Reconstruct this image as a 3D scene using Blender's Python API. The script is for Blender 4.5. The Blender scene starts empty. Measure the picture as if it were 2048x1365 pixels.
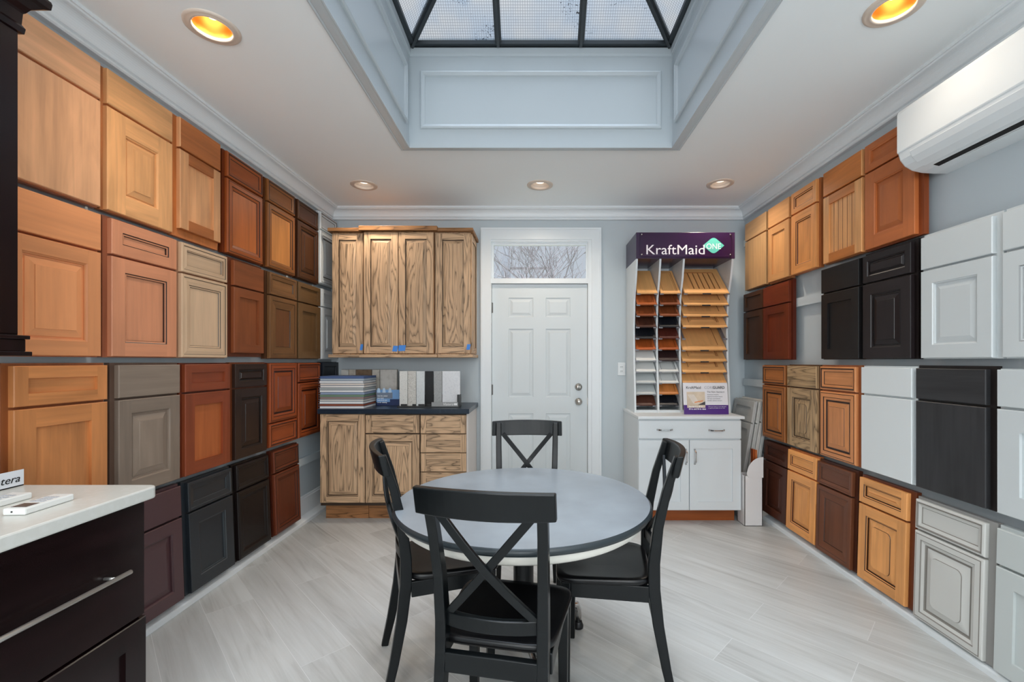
import bpy, math, random
from mathutils import Vector, Matrix
C = bpy.context.scene.collection
R = math.radians
random.seed(7)

# ---- camera numbers (focal length in pixels of a 2048 wide frame, height of the eye) ----
F = 890.0; VX = 1070.0; VY = 723.0; EYE = 1.30
XL, XR, YB, YN, ZC = -1.90, 1.955, 4.15, -2.6, 2.715

def lin(c):
    c = c / 255.0
    return c / 12.92 if c <= 0.04045 else ((c + 0.055) / 1.055) ** 2.4
def col(r, g, b, k=1.0):
    return (min(lin(r) * k, .93), min(lin(g) * k, .93), min(lin(b) * k, .93), 1.0)

# =====================================================================  materials
MATS = {}
def new_mat(name):
    m = bpy.data.materials.new(name); m.use_nodes = True
    nt = m.node_tree; b = nt.nodes['Principled BSDF']
    return m, nt, b
def N(nt, t, **kw):
    n = nt.nodes.new(t)
    for k, v in kw.items(): setattr(n, k, v)
    return n
def simple(name, c, rough=.5, metal=0., spec=.5, bump=0., bscale=200., var=0.):
    if name in MATS: return MATS[name]
    m, nt, b = new_mat(name)
    b.inputs['Base Color'].default_value = c
    b.inputs['Roughness'].default_value = rough
    b.inputs['Metallic'].default_value = metal
    b.inputs['Specular IOR Level'].default_value = spec
    tc = N(nt, 'ShaderNodeTexCoord'); no = N(nt, 'ShaderNodeTexNoise')
    no.inputs['Scale'].default_value = bscale; no.inputs['Detail'].default_value = 3
    nt.links.new(tc.outputs['Object'], no.inputs['Vector'])
    if bump:
        bp = N(nt, 'ShaderNodeBump'); bp.inputs['Strength'].default_value = bump; bp.inputs['Distance'].default_value = .002
        nt.links.new(no.outputs['Fac'], bp.inputs['Height']); nt.links.new(bp.outputs['Normal'], b.inputs['Normal'])
    if var:
        n2 = N(nt, 'ShaderNodeTexNoise'); n2.inputs['Scale'].default_value = 6; n2.inputs['Detail'].default_value = 5
        nt.links.new(tc.outputs['Object'], n2.inputs['Vector'])
        mr = N(nt, 'ShaderNodeMapRange'); mr.inputs['To Min'].default_value = 1 - var; mr.inputs['To Max'].default_value = 1 + var
        mr.inputs['From Min'].default_value = .3; mr.inputs['From Max'].default_value = .7
        nt.links.new(n2.outputs['Fac'], mr.inputs['Value'])
        mx = N(nt, 'ShaderNodeMix', data_type='RGBA', blend_type='MULTIPLY'); mx.inputs['Factor'].default_value = 1
        mx.inputs[6].default_value = c
        nt.links.new(mr.outputs['Result'], mx.inputs[7]); nt.links.new(mx.outputs[2], b.inputs['Base Color'])
    MATS[name] = m
    return m
def wood(name, c, axis='z', kind='fine', rough=.38, contrast=.22, dark=None):
    """wood with the grain running along one local axis"""
    key = name + '_' + axis
    if key in MATS: return MATS[key]
    m, nt, b = new_mat(key)
    tc = N(nt, 'ShaderNodeTexCoord'); oi = N(nt, 'ShaderNodeObjectInfo')
    add = N(nt, 'ShaderNodeVectorMath', operation='ADD')
    sc = N(nt, 'ShaderNodeVectorMath', operation='SCALE'); sc.inputs['Scale'].default_value = 37.0
    cmb = N(nt, 'ShaderNodeCombineXYZ')
    for k in range(3): nt.links.new(oi.outputs['Random'], cmb.inputs[k])
    nt.links.new(cmb.outputs[0], sc.inputs[0])
    nt.links.new(tc.outputs['Object'], add.inputs[0]); nt.links.new(sc.outputs[0], add.inputs[1])
    def mapped(a, l):
        mp = N(nt, 'ShaderNodeMapping')
        s = [a, a, a]; s['xyz'.index(axis)] = l
        mp.inputs['Scale'].default_value = s
        nt.links.new(add.outputs[0], mp.inputs['Vector'])
        return mp
    ramp = N(nt, 'ShaderNodeValToRGB')
    lo = tuple(x * (1 - contrast) for x in c[:3]) + (1,); hi = tuple(min(x * (1 + contrast * .8), .95) for x in c[:3]) + (1,)
    if kind == 'fine':
        m1 = mapped(46, 2.2); n1 = N(nt, 'ShaderNodeTexNoise'); n1.inputs['Scale'].default_value = 1; n1.inputs['Detail'].default_value = 5; n1.inputs['Distortion'].default_value = .5
        nt.links.new(m1.outputs[0], n1.inputs['Vector'])
        m2 = mapped(9, 1.6); n2 = N(nt, 'ShaderNodeTexNoise'); n2.inputs['Scale'].default_value = 1; n2.inputs['Detail'].default_value = 4; n2.inputs['Distortion'].default_value = 1.2
        nt.links.new(m2.outputs[0], n2.inputs['Vector'])
        mm = N(nt, 'ShaderNodeMath', operation='MULTIPLY_ADD'); mm.inputs[1].default_value = .45
        m3 = N(nt, 'ShaderNodeMath', operation='MULTIPLY'); m3.inputs[1].default_value = .6
        nt.links.new(n2.outputs['Fac'], m3.inputs[0])
        nt.links.new(n1.outputs['Fac'], mm.inputs[0]); nt.links.new(m3.outputs[0], mm.inputs[2])
        fac = mm.outputs[0]
        ramp.color_ramp.elements[0].position = .36; ramp.color_ramp.elements[1].position = .68
        ramp.color_ramp.elements[0].color = lo; ramp.color_ramp.elements[1].color = hi
    else:   # open oak grain: contour lines of a stretched noise make the cathedral figure
        m1 = mapped(11, 1.15); n1 = N(nt, 'ShaderNodeTexNoise'); n1.inputs['Scale'].default_value = 1; n1.inputs['Detail'].default_value = 1.5; n1.inputs['Distortion'].default_value = .6
        nt.links.new(m1.outputs[0], n1.inputs['Vector'])
        mu = N(nt, 'ShaderNodeMath', operation='MULTIPLY'); mu.inputs[1].default_value = 11
        fr = N(nt, 'ShaderNodeMath', operation='FRACT')
        nt.links.new(n1.outputs['Fac'], mu.inputs[0]); nt.links.new(mu.outputs[0], fr.inputs[0])
        m2 = mapped(170, 7); n2 = N(nt, 'ShaderNodeTexNoise'); n2.inputs['Scale'].default_value = 1; n2.inputs['Detail'].default_value = 3
        nt.links.new(m2.outputs[0], n2.inputs['Vector'])
        mm = N(nt, 'ShaderNodeMath', operation='MULTIPLY_ADD'); mm.inputs[1].default_value = .75; mm.inputs[2].default_value = -.37
        nt.links.new(n2.outputs['Fac'], mm.inputs[0])
        ad = N(nt, 'ShaderNodeMath', operation='ADD'); nt.links.new(fr.outputs[0], ad.inputs[0]); nt.links.new(mm.outputs[0], ad.inputs[1])
        fac = ad.outputs[0]
        d = dark or tuple(x * .36 for x in c[:3]) + (1,)
        cr = ramp.color_ramp
        cr.elements[0].position = .0; cr.elements[0].color = d
        cr.elements[1].position = .17; cr.elements[1].color = lo
        e = cr.elements.new(.5); e.color = hi
        e = cr.elements.new(.9); e.color = c
        e = cr.elements.new(1.0); e.color = tuple(x * .7 for x in c[:3]) + (1,)
    nt.links.new(fac, ramp.inputs['Fac'])
    # board to board tone
    hs = N(nt, 'ShaderNodeHueSaturation'); mr = N(nt, 'ShaderNodeMapRange'); mr.inputs['To Min'].default_value = .88; mr.inputs['To Max'].default_value = 1.1
    nt.links.new(oi.outputs['Random'], mr.inputs['Value']); nt.links.new(mr.outputs['Result'], hs.inputs['Value'])
    nt.links.new(ramp.outputs['Color'], hs.inputs['Color']); nt.links.new(hs.outputs['Color'], b.inputs['Base Color'])
    b.inputs['Roughness'].default_value = rough; b.inputs['Specular IOR Level'].default_value = .32
    bp = N(nt, 'ShaderNodeBump'); bp.inputs['Strength'].default_value = .12; bp.inputs['Distance'].default_value = .001
    nt.links.new(fac, bp.inputs['Height']); nt.links.new(bp.outputs['Normal'], b.inputs['Normal'])
    MATS[key] = m
    return m
def woodset(name, rgb, kind='fine', glaze=None, rough=.38, contrast=.22, k=1.0):
    c = col(*rgb, k)
    g = simple(name + '_glaze', col(*glaze) if glaze else tuple(x * .62 for x in c[:3]) + (1,), rough)
    return [wood(name, c, 'z', kind, rough, contrast), wood(name, c, 'x', kind, rough, contrast), g]
def paintset(name, rgb, rough=.4, glaze=None, k=1.0, var=0.):
    p = simple(name, col(*rgb, k), rough, var=var)
    return [p, p, simple(name + '_glaze', col(*glaze), rough) if glaze else p]

# =====================================================================  mesh builder
class MB:
    def __init__(s): s.v = []; s.f = []; s.m = []; s.sm = []
    def quad(s, pts, mi=0, smooth=False):
        n = len(s.v); s.v += [tuple(p) for p in pts]; s.f.append(tuple(range(n, n + len(pts)))); s.m.append(mi); s.sm.append(smooth)
    def box(s, x0, x1, y0, y1, z0, z1, mi=0):
        n = len(s.v)
        s.v += [(x, y, z) for z in (z0, z1) for y in (y0, y1) for x in (x0, x1)]
        for f in ((0, 2, 3, 1), (4, 5, 7, 6), (0, 1, 5, 4), (2, 6, 7, 3), (0, 4, 6, 2), (1, 3, 7, 5)):
            s.f.append(tuple(n + i for i in f)); s.m.append(mi); s.sm.append(False)
    def grid(s, rings, mi=0, closed=True, smooth=True, caps=True):
        """rings: list of equal length point loops"""
        n = len(s.v); L = len(rings[0])
        for r in rings: s.v += [tuple(p) for p in r]
        for i in range(len(rings) - 1):
            for j in range(L if closed else L - 1):
                a = n + i * L + j; b2 = n + i * L + (j + 1) % L
                s.f.append((a, b2, b2 + L, a + L)); s.m.append(mi); s.sm.append(smooth)
        if caps and closed:
            s.f.append(tuple(n + j for j in reversed(range(L)))); s.m.append(mi); s.sm.append(False)
            s.f.append(tuple(n + (len(rings) - 1) * L + j for j in range(L))); s.m.append(mi); s.sm.append(False)
    def lathe(s, prof, cx=0, cy=0, seg=48, mi=0, smooth=True, caps=False):
        s.grid([[(cx + r * math.cos(2 * math.pi * j / seg), cy + r * math.sin(2 * math.pi * j / seg), z) for j in range(seg)] for r, z in prof], mi, True, smooth, caps)
    def tube(s, pts, r, seg=10, mi=0, caps=True):
        rings = []
        P = [Vector(p) for p in pts]; rs = r if isinstance(r, (list, tuple)) else [r] * len(P)
        t0 = (P[1] - P[0]).normalized(); up = Vector((0, 0, 1)) if abs(t0.z) < .9 else Vector((1, 0, 0))
        a = t0.cross(up).normalized()
        for i, p in enumerate(P):
            t = (P[min(i + 1, len(P) - 1)] - P[max(i - 1, 0)]).normalized()
            a = (a - t * a.dot(t)).normalized(); b2 = t.cross(a)
            rings.append([p + (a * math.cos(2 * math.pi * j / seg) + b2 * math.sin(2 * math.pi * j / seg)) * rs[i] for j in range(seg)])
        s.grid(rings, mi, True, True, caps)
    def ribbon(s, pts, axis, ha, hb, mi=0):
        """rectangular section swept along pts; ha along the fixed axis, hb across it"""
        P = [Vector(p) for p in pts]; A = Vector(axis).normalized()
        ha = ha if isinstance(ha, (list, tuple)) else [ha] * len(P); hb = hb if isinstance(hb, (list, tuple)) else [hb] * len(P)
        rings = []
        for i, p in enumerate(P):
            t = (P[min(i + 1, len(P) - 1)] - P[max(i - 1, 0)]).normalized()
            B = t.cross(A).normalized()
            rings.append([p + A * ha[i] + B * hb[i], p - A * ha[i] + B * hb[i], p - A * ha[i] - B * hb[i], p + A * ha[i] - B * hb[i]])
        s.grid(rings, mi, True, False, True)
    def rings_rect(s, rect, loops, cap='V', back=True):
        """nested rectangles in planes of constant y, front towards -y. loops: (inset, y, segment kind)"""
        x0, z0, x1, z1 = rect
        def cs(i, y): return [(x0 + i, y, z0 + i), (x1 - i, y, z0 + i), (x1 - i, y, z1 - i), (x0 + i, y, z1 - i)]
        for k in range(1, len(loops)):
            i0, y0 = loops[k - 1][:2]; i1, y1 = loops[k][:2]; kind = loops[k][2] if len(loops[k]) > 2 else 'w'
            a, b2 = cs(i0, y0), cs(i1, y1)
            if kind == 's':
                for xa, xb in ((x0 + i0, x0 + i1), (x1 - i1, x1 - i0)):
                    s.quad([(xa, y0, z0 + i0), (xb, y0, z0 + i0), (xb, y0, z1 - i0), (xa, y0, z1 - i0)], 0)
                for za, zb in ((z0 + i0, z0 + i1), (z1 - i1, z1 - i0)):
                    s.quad([(x0 + i1, y0, za), (x1 - i1, y0, za), (x1 - i1, y0, zb), (x0 + i1, y0, zb)], 1)
            else:
                for e in range(4):
                    mi = 2 if kind == 'g' else (1 if e in (0, 2) else 0)
                    s.quad([a[e], a[(e + 1) % 4], b2[(e + 1) % 4], b2[e]], mi)
        if cap: s.quad(cs(*loops[-1][:2]), {'V': 0, 'H': 1, 'G': 2}[cap])
        if back: s.quad(list(reversed(cs(*loops[0][:2]))), 0)
    def build(s, name, mats, parent=None, loc=(0, 0, 0), rot=(0, 0, 0), bevel=0., weld=True):
        me = bpy.data.meshes.new(name); me.from_pydata(s.v, [], s.f)
        mats = mats if isinstance(mats, (list, tuple)) else [mats]
        for m in mats: me.materials.append(m)
        for p, mi, sm in zip(me.polygons, s.m, s.sm): p.material_index = mi; p.use_smooth = sm
        me.update()
        o = bpy.data.objects.new(name, me); C.objects.link(o)
        o.location = loc; o.rotation_euler = rot
        if parent: o.parent = parent
        if bevel:
            w = o.modifiers.new('weld', 'WELD'); w.merge_threshold = .00005
            b = o.modifiers.new('bevel', 'BEVEL'); b.width = bevel; b.segments = 2; b.limit_method = 'ANGLE'; b.angle_limit = R(40)
        return o

LABELS = set()
def tag(o, label, cat, group=None):
    assert label not in LABELS, label
    LABELS.add(label)
    o['label'] = label; o['category'] = cat
    if group: o['group'] = group
    return o
def empty(name, loc, label, cat, rotz=0., group=None, rotx=0.):
    o = bpy.data.objects.new(name, None); C.objects.link(o)
    o.location = loc; o.rotation_euler = (rotx, 0, rotz); o.empty_display_size = .1
    return tag(o, label, cat, group)
def struct(o): o['kind'] = 'structure'; return o
def text(body, size, mat, parent, loc, rot, name, extrude=.0006, shear=0., xs=1., align='LEFT', bold=0., label=None):
    cu = bpy.data.curves.new(name, 'FONT'); cu.body = body; cu.size = size; cu.extrude = extrude; cu.shear = shear
    cu.align_x = align; cu.offset = bold; cu.resolution_u = 3
    t = bpy.data.objects.new(name + '_tmp', cu); C.objects.link(t)
    dg = bpy.context.evaluated_depsgraph_get()
    me = bpy.data.meshes.new_from_object(t.evaluated_get(dg)); me.name = name
    C.objects.unlink(t); bpy.data.objects.remove(t); bpy.data.curves.remove(cu)
    me.materials.clear(); me.materials.append(mat)
    o = bpy.data.objects.new(name, me); C.objects.link(o)
    o.location = loc; o.rotation_euler = rot; o.scale = (xs, 1, 1)
    if parent: o.parent = parent
    if label: o['label'] = label
    return o

# =====================================================================  plain materials
WALL = simple('wall_paint', col(194, 203, 208), .6, bump=.05, bscale=300)
CEIL = simple('ceiling_paint', col(242, 246, 247), .75)
TRIM = simple('trim_paint', col(232, 237, 240), .35)
DOORP = simple('door_paint', col(214, 221, 224), .4)
WHITE = simple('white_laminate', col(217, 223, 226), .35)
WHITE2 = simple('white_melamine', col(226, 230, 232), .4)
WELLP = simple('well_paint', col(194, 202, 206), .3)
BLACK = simple('chair_black', col(9, 13, 15), .30, spec=.3, var=.1)
CHROME = simple('chrome', col(200, 200, 200), .2, metal=1.)
NICKEL = simple('brushed_nickel', col(190, 186, 180), .3, metal=1.)
DARKM = simple('dark_metal', col(60, 66, 70), .5, metal=.3)
BLK = simple('black_plastic', col(18, 18, 20), .4)
SHADOW = simple('slot_dark', col(14, 14, 15), .8)

def floor_mat():
    m, nt, b = new_mat('floor_planks')
    tc = N(nt, 'ShaderNodeTexCoord'); mp = N(nt, 'ShaderNodeMapping', vector_type='POINT')
    mp.inputs['Rotation'].default_value = (0, 0, R(45)); mp.inputs['Location'].default_value = (.37, -.205, 0)
    nt.links.new(tc.outputs['Object'], mp.inputs['Vector'])
    br = N(nt, 'ShaderNodeTexBrick'); br.offset = .37; br.offset_frequency = 2
    br.inputs['Scale'].default_value = 1; br.inputs['Brick Width'].default_value = 1.22; br.inputs['Row Height'].default_value = .2137
    br.inputs['Mortar Size'].default_value = .0013; br.inputs['Mortar Smooth'].default_value = .3; br.inputs['Bias'].default_value = 0
    br.inputs['Color1'].default_value = (0, 0, 0, 1); br.inputs['Color2'].default_value = (1, 1, 1, 1); br.inputs['Mortar'].default_value = (.5, .5, .5, 1)
    nt.links.new(mp.outputs[0], br.inputs['Vector'])
    sep = N(nt, 'ShaderNodeSeparateColor'); nt.links.new(br.outputs['Color'], sep.inputs[0])
    off = N(nt, 'ShaderNodeVectorMath', operation='SCALE'); off.inputs['Scale'].default_value = 9
    nt.links.new(br.outputs['Color'], off.inputs[0])
    ad = N(nt, 'ShaderNodeVectorMath', operation='ADD'); nt.links.new(mp.outputs[0], ad.inputs[0]); nt.links.new(off.outputs[0], ad.inputs[1])
    m2 = N(nt, 'ShaderNodeMapping'); m2.inputs['Scale'].default_value = (1.6, 26, 1); nt.links.new(ad.outputs[0], m2.inputs[0])
    n1 = N(nt, 'ShaderNodeTexNoise'); n1.inputs['Scale'].default_value = 1; n1.inputs['Detail'].default_value = 6; n1.inputs['Distortion'].default_value = .8; n1.inputs['Roughness'].default_value = .62
    nt.links.new(m2.outputs[0], n1.inputs['Vector'])
    m3 = N(nt, 'ShaderNodeMapping'); m3.inputs['Scale'].default_value = (1.1, 4.5, 1); nt.links.new(ad.outputs[0], m3.inputs[0])
    n2 = N(nt, 'ShaderNodeTexNoise'); n2.inputs['Scale'].default_value = 1; n2.inputs['Detail'].default_value = 3; nt.links.new(m3.outputs[0], n2.inputs['Vector'])
    s1 = N(nt, 'ShaderNodeMath', operation='MULTIPLY_ADD'); s1.inputs[1].default_value = .55; nt.links.new(n1.outputs['Fac'], s1.inputs[0])
    s2 = N(nt, 'ShaderNodeMath', operation='MULTIPLY'); s2.inputs[1].default_value = .45; nt.links.new(n2.outputs['Fac'], s2.inputs[0]); nt.links.new(s2.outputs[0], s1.inputs[2])
    rp = N(nt, 'ShaderNodeValToRGB'); cr = rp.color_ramp
    cr.elements[0].position = .30; cr.elements[0].color = col(160, 160, 157)
    cr.elements[1].position = .64; cr.elements[1].color = col(199, 201, 200)
    e = cr.elements.new(.47); e.color = col(186, 187, 185)
    nt.links.new(s1.outputs[0], rp.inputs['Fac'])
    hs = N(nt, 'ShaderNodeHueSaturation'); mr = N(nt, 'ShaderNodeMapRange'); mr.inputs['To Min'].default_value = .92; mr.inputs['To Max'].default_value = 1.06
    nt.links.new(sep.outputs[0], mr.inputs['Value']); nt.links.new(mr.outputs[0], hs.inputs['Value']); nt.links.new(rp.outputs['Color'], hs.inputs['Color'])
    mx = N(nt, 'ShaderNodeMix', data_type='RGBA'); mx.inputs[7].default_value = col(208, 209, 208)
    nt.links.new(br.outputs['Fac'], mx.inputs['Factor']); nt.links.new(hs.outputs['Color'], mx.inputs[6])
    nt.links.new(mx.outputs[2], b.inputs['Base Color']); b.inputs['Roughness'].default_value = .38
    bp = N(nt, 'ShaderNodeBump'); bp.inputs['Strength'].default_value = .08; bp.inputs['Distance'].default_value = .001
    nt.links.new(n1.outputs['Fac'], bp.inputs['Height']); nt.links.new(bp.outputs['Normal'], b.inputs['Normal'])
    return m
def stone_mat(name, base, spot, scale=60, thr=.62, rough=.3, soft=.06, vein=False):
    m, nt, b = new_mat(name)
    tc = N(nt, 'ShaderNodeTexCoord'); no = N(nt, 'ShaderNodeTexNoise'); no.inputs['Scale'].default_value = scale; no.inputs['Detail'].default_value = 4
    no.inputs['Distortion'].default_value = 1.5 if vein else .3
    nt.links.new(tc.outputs['Object'], no.inputs['Vector'])
    src = no.outputs['Fac']
    if vein:
        a = N(nt, 'ShaderNodeMath', operation='SUBTRACT'); a.inputs[1].default_value = .5; nt.links.new(src, a.inputs[0])
        a2 = N(nt, 'ShaderNodeMath', operation='ABSOLUTE'); nt.links.new(a.outputs[0], a2.inputs[0])
        a3 = N(nt, 'ShaderNodeMath', operation='MULTIPLY_ADD'); a3.inputs[1].default_value = -6; a3.inputs[2].default_value = .75; nt.links.new(a2.outputs[0], a3.inputs[0]); src = a3.outputs[0]
    rp = N(nt, 'ShaderNodeValToRGB'); rp.color_ramp.elements[0].position = thr; rp.color_ramp.elements[1].position = thr + soft * 2
    rp.color_ramp.elements[0].color = base; rp.color_ramp.elements[1].color = spot
    nt.links.new(src, rp.inputs['Fac']); nt.links.new(rp.outputs['Color'], b.inputs['Base Color']); b.inputs['Roughness'].default_value = rough; b.inputs['Specular IOR Level'].default_value = .3
    return m
def pane_mat():
    """wired, frosted and dirty roof glass; light passes through it diffusely"""
    m = bpy.data.materials.new('wired_glass'); m.use_nodes = True; nt = m.node_tree; nt.nodes.clear()
    out = N(nt, 'ShaderNodeOutputMaterial'); uv = N(nt, 'ShaderNodeUVMap')
    sep = N(nt, 'ShaderNodeSeparateXYZ'); nt.links.new(uv.outputs[0], sep.inputs[0])
    def line(sock):
        a = N(nt, 'ShaderNodeMath', operation='MULTIPLY'); a.inputs[1].default_value = 68; nt.links.new(sock, a.inputs[0])
        f = N(nt, 'ShaderNodeMath', operation='FRACT'); nt.links.new(a.outputs[0], f.inputs[0])
        l = N(nt, 'ShaderNodeMath', operation='LESS_THAN'); l.inputs[1].default_value = .17; nt.links.new(f.outputs[0], l.inputs[0]); return l.outputs[0]
    mx = N(nt, 'ShaderNodeMath', operation='MAXIMUM'); nt.links.new(line(sep.outputs[0]), mx.inputs[0]); nt.links.new(line(sep.outputs[1]), mx.inputs[1])
    n = N(nt, 'ShaderNodeTexNoise'); n.inputs['Scale'].default_value = 3.2; n.inputs['Detail'].default_value = 3; nt.links.new(uv.outputs[0], n.inputs['Vector'])
    n2 = N(nt, 'ShaderNodeTexNoise'); n2.inputs['Scale'].default_value = 60; n2.inputs['Detail'].default_value = 2; n2.inputs['Distortion'].default_value = 2; nt.links.new(uv.outputs[0], n2.inputs['Vector'])
    # specks only where the low noise is high
    pr = N(nt, 'ShaderNodeMath', operation='MULTIPLY'); nt.links.new(n.outputs['Fac'], pr.inputs[0]); nt.links.new(n2.outputs['Fac'], pr.inputs[1])
    sp = N(nt, 'ShaderNodeMath', operation='GREATER_THAN'); sp.inputs[1].default_value = .365; nt.links.new(pr.outputs[0], sp.inputs[0])
    rp = N(nt, 'ShaderNodeValToRGB'); rp.color_ramp.elements[0].position = .35; rp.color_ramp.elements[1].position = .62
    rp.color_ramp.elements[0].color = (.66, .66, .65, 1); rp.color_ramp.elements[1].color = (.49, .57, .66, 1)
    nt.links.new(n.outputs['Fac'], rp.inputs['Fac'])
    c1 = N(nt, 'ShaderNodeMix', data_type='RGBA'); c1.inputs[7].default_value = (.16, .18, .20, 1)
    f1 = N(nt, 'ShaderNodeMath', operation='MULTIPLY'); f1.inputs[1].default_value = .6; nt.links.new(mx.outputs[0], f1.inputs[0])
    nt.links.new(f1.outputs[0], c1.inputs['Factor']); nt.links.new(rp.outputs['Color'], c1.inputs[6])
    c2 = N(nt, 'ShaderNodeMix', data_type='RGBA'); c2.inputs[7].default_value = (.06, .06, .07, 1)
    nt.links.new(sp.outputs[0], c2.inputs['Factor']); nt.links.new(c1.outputs[2], c2.inputs[6])
    tr = N(nt, 'ShaderNodeBsdfTranslucent'); nt.links.new(c2.outputs[2], tr.inputs['Color'])
    gl = N(nt, 'ShaderNodeBsdfGlossy'); gl.inputs['Roughness'].default_value = .3; gl.inputs['Color'].default_value = (.5, .5, .5, 1)
    tp = N(nt, 'ShaderNodeBsdfTransparent'); nt.links.new(c2.outputs[2], tp.inputs['Color'])
    m0 = N(nt, 'ShaderNodeMixShader'); m0.inputs[0].default_value = .92; nt.links.new(tr.outputs[0], m0.inputs[1]); nt.links.new(tp.outputs[0], m0.inputs[2])
    ms = N(nt, 'ShaderNodeMixShader'); ms.inputs[0].default_value = .04
    nt.links.new(m0.outputs[0], ms.inputs[1]); nt.links.new(gl.outputs[0], ms.inputs[2]); nt.links.new(ms.outputs[0], out.inputs[0])
    return m
def glass_mat():
    m = bpy.data.materials.new('clear_glass'); m.use_nodes = True; nt = m.node_tree; nt.nodes.clear()
    out = N(nt, 'ShaderNodeOutputMaterial'); t = N(nt, 'ShaderNodeBsdfTransparent'); t.inputs[0].default_value = (.93, .95, .97, 1)
    g = N(nt, 'ShaderNodeBsdfGlossy'); g.inputs['Roughness'].default_value = .03
    ms = N(nt, 'ShaderNodeMixShader'); ms.inputs[0].default_value = .05
    nt.links.new(t.outputs[0], ms.inputs[1]); nt.links.new(g.outputs[0], ms.inputs[2]); nt.links.new(ms.outputs[0], out.inputs[0])
    return m
def emit_mat(name, c, s):
    m = bpy.data.materials.new(name); m.use_nodes = True; nt = m.node_tree; nt.nodes.clear()
    out = N(nt, 'ShaderNodeOutputMaterial'); e = N(nt, 'ShaderNodeEmission'); e.inputs[0].default_value = c; e.inputs[1].default_value = s
    nt.links.new(e.outputs[0], out.inputs[0]); return m

# =====================================================================  the room
fl = MB(); fl.box(XL - .1, XR + .1, YN - .1, YB + .12, -.05, 0)
struct(fl.build('floor', floor_mat()))

SX0, SX1, SY0, SY1 = -.82, .895, .55, 2.895          # skylight well
CANS = [(-1.366, 1.885), (1.435, 1.779), (-1.372, 3.57), (.04, 3.57), (1.475, 3.545), (-1.366, .1), (1.435, .0), (-1.366, -1.6), (.04, -1.6), (1.435, -1.6)]  # last five are unseen lamps added behind the viewer for fill
cm = MB()
HR = .085
xs = sorted({XL - .1, XR + .1, SX0, SX1} | {x + d for x, y in CANS for d in (-HR, HR)})
ys = sorted({YN - .1, YB + .12, SY0, SY1} | {y + d for x, y in CANS for d in (-HR, HR)})
for i in range(len(xs) - 1):
    for j in range(len(ys) - 1):
        mx_, my_ = (xs[i] + xs[i + 1]) / 2, (ys[j] + ys[j + 1]) / 2
        if SX0 < mx_ < SX1 and SY0 < my_ < SY1: continue
        if any(abs(mx_ - x) < HR and abs(my_ - y) < HR for x, y in CANS): continue
        cm.quad([(xs[i], ys[j], ZC), (xs[i], ys[j + 1], ZC), (xs[i + 1], ys[j + 1], ZC), (xs[i + 1], ys[j], ZC)])
for x, y in CANS:                                      # ring from the square cut-out to the round hole
    pts = []
    for k in range(32):
        a = 2 * math.pi * k / 32; c, s = math.cos(a), math.sin(a); q = HR / max(abs(c), abs(s))
        pts.append(((x + .076 * c, y + .076 * s, ZC), (x + q * c, y + q * s, ZC)))
    for k in range(32):
        a, b2 = pts[k], pts[(k + 1) % 32]; cm.quad([a[0], b2[0], b2[1], a[1]])
struct(cm.build('ceiling', CEIL))

w = MB(); w.box(XL - .1, XL, YN, YB, 0, ZC); struct(w.build('wall_left', WALL))
w = MB(); w.box(XR, XR + .1, YN, YB, 0, ZC); struct(w.build('wall_right', WALL))
# back wall with the opening for door and transom
def bx(px, Y): return (px - VX) * Y / F
def bz(py, Y): return EYE - (py - VY) * Y / F
OX0, OX1, OZ = bx(981, YB), bx(1184, YB), bz(479, YB)
w = MB()
w.box(XL - .1, OX0, YB, YB + .12, 0, ZC); w.box(OX1, XR + .1, YB, YB + .12, 0, ZC); w.box(OX0, OX1, YB, YB + .12, OZ, ZC)
struct(w.build('wall_back', WALL))
# wall behind the viewer, with two openings added for fill light
w = MB()
RW = [(-1.6, -.2), (.25, 1.65)]
w.box(XL - .1, XR + .1, YN - .1, YN, 0, .8); w.box(XL - .1, XR + .1, YN - .1, YN, 2.4, ZC)
for a, b2 in ((XL - .1, -1.6), (-.2, .25), (1.65, XR + .1)): w.box(a, b2, YN - .1, YN, .8, 2.4)
struct(w.build('wall_front', WALL))

# crown moulding
def loops_rect(mb, rect, prof, mi=0, smooth=False):
    """prof: (inset, z) swept round a rectangle; positive inset goes inward"""
    x0, y0, x1, y1 = rect
    for k in range(len(prof) - 1):
        (a, za), (b2, zb) = prof[k], prof[k + 1]
        A = [(x0 + a, y0 + a, za), (x1 - a, y0 + a, za), (x1 - a, y1 - a, za), (x0 + a, y1 - a, za)]
        B = [(x0 + b2, y0 + b2, zb), (x1 - b2, y0 + b2, zb), (x1 - b2, y1 - b2, zb), (x0 + b2, y1 - b2, zb)]
        for e in range(4): mb.quad([A[e], A[(e + 1) % 4], B[(e + 1) % 4], B[e]], mi, smooth)
m = MB()
pr = [(0, 2.612), (.028, 2.612), (.033, 2.618), (.033, 2.626), (.027, 2.632), (.038, 2.636), (.040, 2.642)]
for k in range(9):
    a = k / 8 * math.pi / 2; pr.append((.040 + .045 * (1 - math.cos(a)), 2.642 + .050 * math.sin(a)))
pr += [(.092, 2.694), (.096, 2.70), (.104, 2.70), (.104, ZC)]
loops_rect(m, (XL, YN, XR, YB), pr)
struct(m.build('trim_1', TRIM))
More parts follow.
